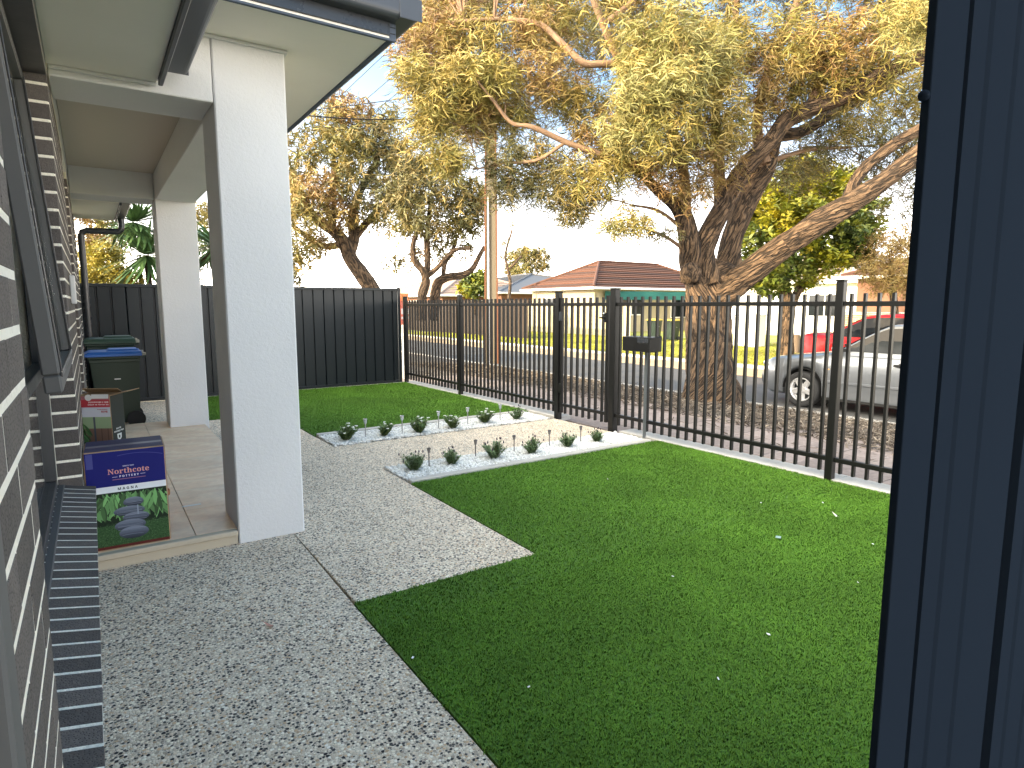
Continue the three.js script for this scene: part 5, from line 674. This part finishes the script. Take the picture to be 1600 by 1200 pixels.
  const bb = bin('dark green bin with yellow lid on the grass across the street', [22.0, -0.11, -20.6], [1, 1.05, 1], mat([0.60, 0.42, 0.05], 0.5), 0.2);
  const b2 = copy(bb, 'second yellow lidded bin across the street, next to the shade cloth', [22.1, -0.11, -19.6], 0.1, 1); b2.scale.set(1, 1.05, 1);
  bin('teal lidded bin across the street, left of the big gum trunk', [22.1, -0.11, -18.0], [1, 1, 1], mat([0.02, 0.20, 0.18], 0.5), 0.3);
  bin('red lidded bin across the street beside the big gum trunk', [22.2, -0.11, -17.1], [1, 0.95, 1], mat([0.4, 0.03, 0.03], 0.5), 0.3);
  // brick garden wall with a pillar
  const gw = thing('garden_wall', 'low orange brick garden wall behind the boot of the red car', 'wall', [0, 0, 0]); part('wall', bx(24.8, 25.0, -0.1, 1.2, -13.4, -6, 0.004), M.mortar, gw);
  const bm = [mat([0.40, 0.21, 0.11], 0.9), mat([0.34, 0.17, 0.09], 0.9), mat([0.45, 0.26, 0.14], 0.9)], gb = chamfer(0.01, 0.076, 0.23, 0.002); for (let j = 0; j < 14; j++) for (let i = 0; i < 20; i++) part('brick', gb, bm[(i * 7 + j * 5) % 3], gw, [24.797, -0.02 + j * 0.087, -13.2 + i * 0.24 + (j % 2) * 0.12]);
  part('coping', bx(24.75, 25.05, 1.201, 1.25, -13.4, -6, 0.01), M.concrete, gw);
  const wp = thing('gate_pillar', 'white rendered gate pillar beside the garden wall, left of the red car', 'pillar', [21.6, 0, -15.2]); part('pillar', bx(-0.35, 0.35, -0.12, 1.1, -0.5, 0.5, 0.02), whiteWall, wp); part('cap', bx(-0.4, 0.4, 1.101, 1.17, -0.55, 0.55, 0.02), M.white, wp);
  const st = thing('tree_stump', 'short brown timber bollard on the grass left of the red car', 'bollard', [19.8, -0.11, -12.1]); part('post', limb([[V(0, 0, 0), 0.14], [V(0.01, 0.3, 0), 0.13], [V(0, 0.62, 0), 0.12]], { n: 14, amp: 0.06 }), M.timber, st); part('top', cyl(0.118, 0.11, 0.015, 14, 0, 0.615, 0), M.timber, st);
  const rs = thing('notice_board', 'red and white notice board behind the corner of the two fences', 'sign', [5.45, 0, -12.2], 0.75); part('post', cyl(0.025, 0.025, 1.2, 8, 0, -0.1, 0), M.white, rs); part('board', bx(-0.2, 0.2, 1.1, 1.75, 0.026, 0.05, 0.003), mat([0.55, 0.09, 0.05], 0.5), rs); part('band', bx(-0.19, 0.19, 1.32, 1.44, 0.0505, 0.054, 0.001), M.white, rs); part('band', bx(-0.19, 0.19, 1.22, 1.27, 0.0505, 0.054, 0.001), M.white, rs); part('band', bx(-0.2, 0.2, 1.60, 1.75, 0.0505, 0.054, 0.001), mat([0.85, 0.25, 0.05], 0.5), rs);
}
// ---------------------------------------------------------------- cars: front at +x in their own axes
function car(label, pos, turn, c, paint) {
  const o = thing('parked_car', label, 'car', pos, turn), L = 60, { wb, len, belt, hood, boot, roofH, cowl, roof0, roof1, tail, hw, wr } = c, xf = len / 2, ax = [xf - c.fo, xf - c.fo - wb], ar = wr + 0.055;
  const top = (x) => { if (x > cowl) return lerp(belt, hood, Math.pow((x - cowl) / (xf - cowl), 1.15)) - 0.20 * Math.pow(sstep(xf - 0.35, xf, x), 2.2); if (x < tail) return lerp(belt, boot, (tail - x) / (xf + tail)) - 0.10 * Math.pow(sstep(xf - 0.2, xf, -x), 2); return belt; };
  const bot = (x) => { let y = 0.19 + 0.10 * sstep(xf - 0.3, xf, Math.abs(x)); for (const a of ax) { const d = Math.abs(x - a); if (d < ar) y = Math.max(y, wr + Math.sqrt(ar * ar - d * d)); } return y; };
  const plan = (x) => hw * (1 - 0.05 * sstep(xf - 1.5, xf - 0.5, Math.abs(x)) - 0.26 * Math.pow(sstep(xf - 0.6, xf + 0.05, Math.abs(x)), 2));
  const xs = []; for (let i = 0; i <= 90; i++) xs.push(-xf + len * i / 90); for (const a of ax) for (let q = 0; q <= 12; q++) for (const s of [-1, 1]) xs.push(a + s * ar * Math.cos(q / 12 * Math.PI / 2 * 0.999)); xs.push(...ax.flatMap((a) => [a - ar - 0.001, a + ar + 0.001])); xs.sort((a, b) => a - b);
  const ringB = (x) => { const b = bot(x), t = top(x), w = plan(x), H = t - b, r = []; const sx = Math.abs(x) > xf - 0.001 ? 0.96 : 1; for (const [k, f] of [[0, b], [0.9 * w, b], [0.965 * w, b + 0.04 * 1], [0.99 * w, lerp(b, t, 0.35)], [w, lerp(b, t, 0.55)], [0.985 * w, lerp(b, t, 0.72)], [0.955 * w, t - 0.05], [0.90 * w, t - 0.012], [0.6 * w, t + 0.012], [0, t + 0.02]]) r.push([k * sx, Math.min(f, t + 0.02)]); return r; };
  function loft(xs, ring, mirror = true) { const P = [], I = [], n = ring(xs[0]).length; for (const s of mirror ? [1, -1] : [1]) { const o0 = P.length / 3; for (const x of xs) for (const [z, y] of ring(x)) P.push(x, y, z * s); for (let i = 0; i < xs.length - 1; i++) for (let j = 0; j < n - 1; j++) { const a = o0 + i * n + j, b = a + n; s > 0 ? I.push(a, a + 1, b, b, a + 1, b + 1) : I.push(a, b, a + 1, b, b + 1, a + 1); } for (const e of [0, xs.length - 1]) { for (let j = 1; j < n - 1; j++) { const a = o0 + e * n; I.push(a, a + j, a + j + 1); } } } const g = new THREE.BufferGeometry(); g.setAttribute('position', new THREE.Float32BufferAttribute(P, 3)); g.setIndex(I); g.computeVertexNormals(); return g; }
  part('body', loft(xs.filter((x, i) => !i || x - xs[i - 1] > 1e-4), ringB), paint, o);
  // cabin
  const roofY = (x) => x > roof0 ? lerp(roofH - 0.02, belt - 0.02, Math.pow((x - roof0) / (cowl - roof0), 1.12)) : x < roof1 ? lerp(roofH - 0.02, belt + 0.0, Math.pow((roof1 - x) / (roof1 - tail), 1.1)) : roofH - 0.02 + 0.02 * Math.sin((x - roof1) / (roof0 - roof1) * Math.PI), bw = (x) => 0.93 * plan(x), tw = (x) => { const h = (roofY(x) - belt) / (roofH - belt); return bw(x) * (1 - 0.235 * clamp(h, 0, 1)); };
  const side = (x, t) => [lerp(bw(x), tw(x), t), lerp(belt - 0.03, roofY(x), t)];
  const cx = []; for (let i = 0; i <= 44; i++) cx.push(lerp(tail, cowl, i / 44)); cx.push(roof0, roof1); cx.sort((a, b) => a - b);
  part('cabin', loft(cx, (x) => { const [a, b] = side(x, 0.5), y = roofY(x), w = tw(x); return [[bw(x), belt - 0.04], [a, b], [w, y - 0.035], [w * 0.93, y - 0.006], [w * 0.6, y + 0.012], [0, y + 0.02]]; }), paint, o);
  const glassSide = (xa, xb, s) => { const P = [], I = []; let n = 0; for (let i = 0; i <= 16; i++) { const x = lerp(xa, xb, i / 16), y1 = roofY(x) - 0.085, y0 = belt + 0.035; for (const t of [0, 1]) { const y = t ? Math.max(y0 + 0.002, y1) : y0, k = (y - belt + 0.03) / (roofY(x) - belt + 0.03), [z] = side(x, k); P.push(x, y, s * (z + 0.006)); } if (i) I.push(n - 2, n - 1, n, n, n - 1, n + 1); n += 2; } const g = new THREE.BufferGeometry(); g.setAttribute('position', new THREE.Float32BufferAttribute(P, 3)); g.setIndex(I); g.computeVertexNormals(); return g; };
  const B = c.bpillar; const trim = (xa, xb, s) => { const g = glassSide(xa, xb, s), p = g.attributes.position; for (let i = 0; i < p.count; i++) { p.setZ(i, p.getZ(i) - s * 0.003); p.setY(i, p.getY(i) + (i % 2 ? 0.035 : -0.022)); } g.computeVertexNormals(); return g; }; for (const s of [1, -1]) part('window_trim', trim(lerp(roof1, tail, c.rear + 0.05), lerp(roof0, cowl, 0.90), s), M.rubber, o);
  for (const s of [1, -1]) { part('window', glassSide(B + 0.05, lerp(roof0, cowl, 0.82), s), M.darkglass, o); part('window', glassSide(lerp(roof1, tail, c.rear), B - 0.05, s), M.darkglass, o); }
  const screen = (xa, xb, e) => { const P = [], I = []; for (let i = 0; i <= 8; i++) for (let j = 0; j <= 8; j++) { const x = lerp(xa, xb, i / 8), w = tw(x) * 0.88, u = j / 4 - 1; P.push(x + e, roofY(x) + 0.012 + 0.014 * (1 - u * u) + 0.005, u * w); if (i && j) { const a = i * 9 + j; I.push(a - 10, a - 9, a - 1, a - 1, a - 9, a); } } const g = new THREE.BufferGeometry(); g.setAttribute('position', new THREE.Float32BufferAttribute(P, 3)); g.setIndex(I); g.computeVertexNormals(); return g; };
  part('windscreen', screen(lerp(roof0, cowl, 0.08), lerp(roof0, cowl, 0.94), 0.008), M.darkglass, o); part('rear_window', screen(lerp(roof1, tail, 0.94), lerp(roof1, tail, 0.1), -0.008), M.darkglass, o);
  // wheels, arches, doors, lamps
  for (const a of ax) for (const s of [1, -1]) {
    const z = s * (hw - 0.115), w = part('wheel', new THREE.LatheGeometry([[wr * 0.6, -0.1], [wr * 0.9, -0.1], [wr * 0.985, -0.08], [wr, -0.04], [wr, 0.04], [wr * 0.985, 0.08], [wr * 0.9, 0.1], [wr * 0.68, 0.098], [wr * 0.64, 0.07]].map(([p, q]) => new THREE.Vector2(p, q)), 36), M.rubber, o, [a, wr, z], [s * Math.PI / 2, 0, 0]);
    const rim = []; rim.push(new THREE.LatheGeometry([[wr * 0.56, 0.03], [wr * 0.6, 0.085], [wr * 0.67, 0.094], [wr * 0.67, 0.02], [wr * 0.56, 0.0]].map(([p, q]) => new THREE.Vector2(p, q)), 36)); for (let k = 0; k < 5; k++) { const g = loftBox([[0.03, 0.02, wr * 0.62, 0.05], [0.075, 0.03, wr * 0.6, 0.028]]); g.rotateY(k * 1.2566 + 0.3); rim.push(g); } rim.push(cyl(0.07, 0.06, 0.045, 14, 0, 0.035, 0)); part('rim', merge(rim), mat([0.62, 0.62, 0.63], 0.3, { metalness: 0.55 }), w); part('brake_disc', cyl(wr * 0.5, wr * 0.5, 0.02, 20, 0, -0.02, 0), M.darkMetal, w);
    const arch = new THREE.CylinderGeometry(ar - 0.006, ar - 0.006, 0.4, 28, 1, true, -Math.PI / 2, Math.PI); arch.rotateX(Math.PI / 2); arch.rotateZ(Math.PI); const bk = new THREE.CircleGeometry(ar - 0.006, 24); bk.translate(0, 0, -s * 0.2); part('wheel_arch', merge([arch, bk]), M.rubber, o, [a, wr, s * (hw * 0.955 - 0.21)]);
  }
  const dark = mat([0.012, 0.012, 0.012], 0.6), gap = (x, s, y0, y1) => bx(x - 0.004, x + 0.004, y0, y1, s * (plan(x) * 0.985 - 0.01), s * (plan(x) + 0.0015), 0.001);
  for (const s of [1, -1]) { const y1 = belt - 0.06; for (const x of c.doors) part('door_gap', gap(x, s, 0.26, y1), dark, o); for (const x of c.handles) part('door_handle', merge([bx(x - 0.10, x + 0.10, belt - 0.15, belt - 0.115, s * (plan(x) * 0.985 - 0.01), s * (plan(x) + 0.014), 0.006), bx(x - 0.03, x + 0.03, belt - 0.165, belt - 0.10, s * (plan(x) * 0.985 - 0.01), s * (plan(x) + 0.005), 0.004)]), dark, o); part('side_moulding', bx(ax[1] + ar + 0.05, ax[0] - ar - 0.05, 0.46, 0.50, s * (hw - 0.02), s * (hw + 0.010), 0.006), paint, o); part('sill_trim', bx(ax[1] + ar + 0.02, ax[0] - ar - 0.02, 0.17, 0.24, s * (hw * 0.86), s * (hw * 0.945), 0.01), dark, o);
    const mx = lerp(roof0, cowl, 0.80); const mg = new THREE.SphereGeometry(0.5, 16, 12); mg.scale(0.12, 0.15, 0.22); part('mirror', mg, paint, o, [mx, belt + 0.07, s * (bw(mx) + 0.13)]); part('mirror_arm', bx(mx - 0.03, mx + 0.02, belt + 0.0, belt + 0.05, s * (bw(mx) - 0.03), s * (bw(mx) + 0.06), 0.004), dark, o);
    const lg = (x, y, z, sx, sy, sz, m, n) => { const g = new THREE.SphereGeometry(1, 16, 12); g.scale(sx, sy, sz); part(n, g, m, o, [x, y, s * z]); };
    lg(xf - 0.20, top(xf - 0.20) - 0.08, plan(xf - 0.2) * 0.80, 0.16, 0.07, 0.16, mat([0.75, 0.78, 0.8], 0.1, { clearcoat: 1 }), 'headlight'); lg(-xf + 0.14, c.boot - 0.2, plan(-xf + 0.14) * 0.84, 0.12, 0.10, 0.13, mat([0.35, 0.015, 0.01], 0.15, { clearcoat: 1 }), 'tail_light'); lg(ax[0] - ar - 0.11, 0.68, plan(ax[0] - ar) * 0.985, 0.035, 0.016, 0.012, mat([0.7, 0.3, 0.05], 0.2), 'side_indicator'); }
  part('grille', bx(xf - 0.05, xf + 0.005, hood - 0.24, hood - 0.14, -0.35, 0.35, 0.01), dark, o); part('bumper_strip', bx(xf - 0.12, xf + 0.012, 0.40, 0.45, -hw * 0.62, hw * 0.62, 0.01), dark, o); part('number_plate', bx(xf + 0.006, xf + 0.016, 0.33, 0.395, -0.18, 0.18, 0.003), M.white, o); part('exhaust', cyl(0.03, 0.03, 0.2, 10, 0, 0, 0), M.steel, o, [-xf + 0.1, 0.24, -0.45], [0, 0, Math.PI / 2]);
  return o;
}
car('silver sedan parked at the kerb behind the picket fence, nose to the left', [10.66, -0.2, -4.42], Math.PI / 2, { len: 4.72, fo: 0.92, wb: 2.68, belt: 0.95, hood: 0.76, boot: 0.98, roofH: 1.42, cowl: 0.98, roof0: 0.2, roof1: -1.0, tail: -1.62, hw: 0.88, wr: 0.302, bpillar: -0.28, rear: 0.55, doors: [0.90, -0.28, -1.28], handles: [-0.10, -1.08] }, mat([0.21, 0.225, 0.245], 0.34, { metalness: 0.5, clearcoat: 0.7, clearcoatRoughness: 0.08 }));
car('bright red car parked across the street beyond the silver sedan', [14.05, -0.17, -5.85], -Math.PI / 2, { len: 4.55, fo: 0.95, wb: 2.65, belt: 0.98, hood: 0.82, boot: 1.06, roofH: 1.48, cowl: 0.95, roof0: 0.15, roof1: -0.75, tail: -1.62, hw: 0.88, wr: 0.31, bpillar: -0.25, rear: 0.62, doors: [0.85, -0.25, -1.2], handles: [-0.08, -1.0] }, mat([0.46, 0.008, 0.010], 0.5, { clearcoat: 0.12, clearcoatRoughness: 0.15, specularIntensity: 0.5 }));

renderer.render(scene, camera);
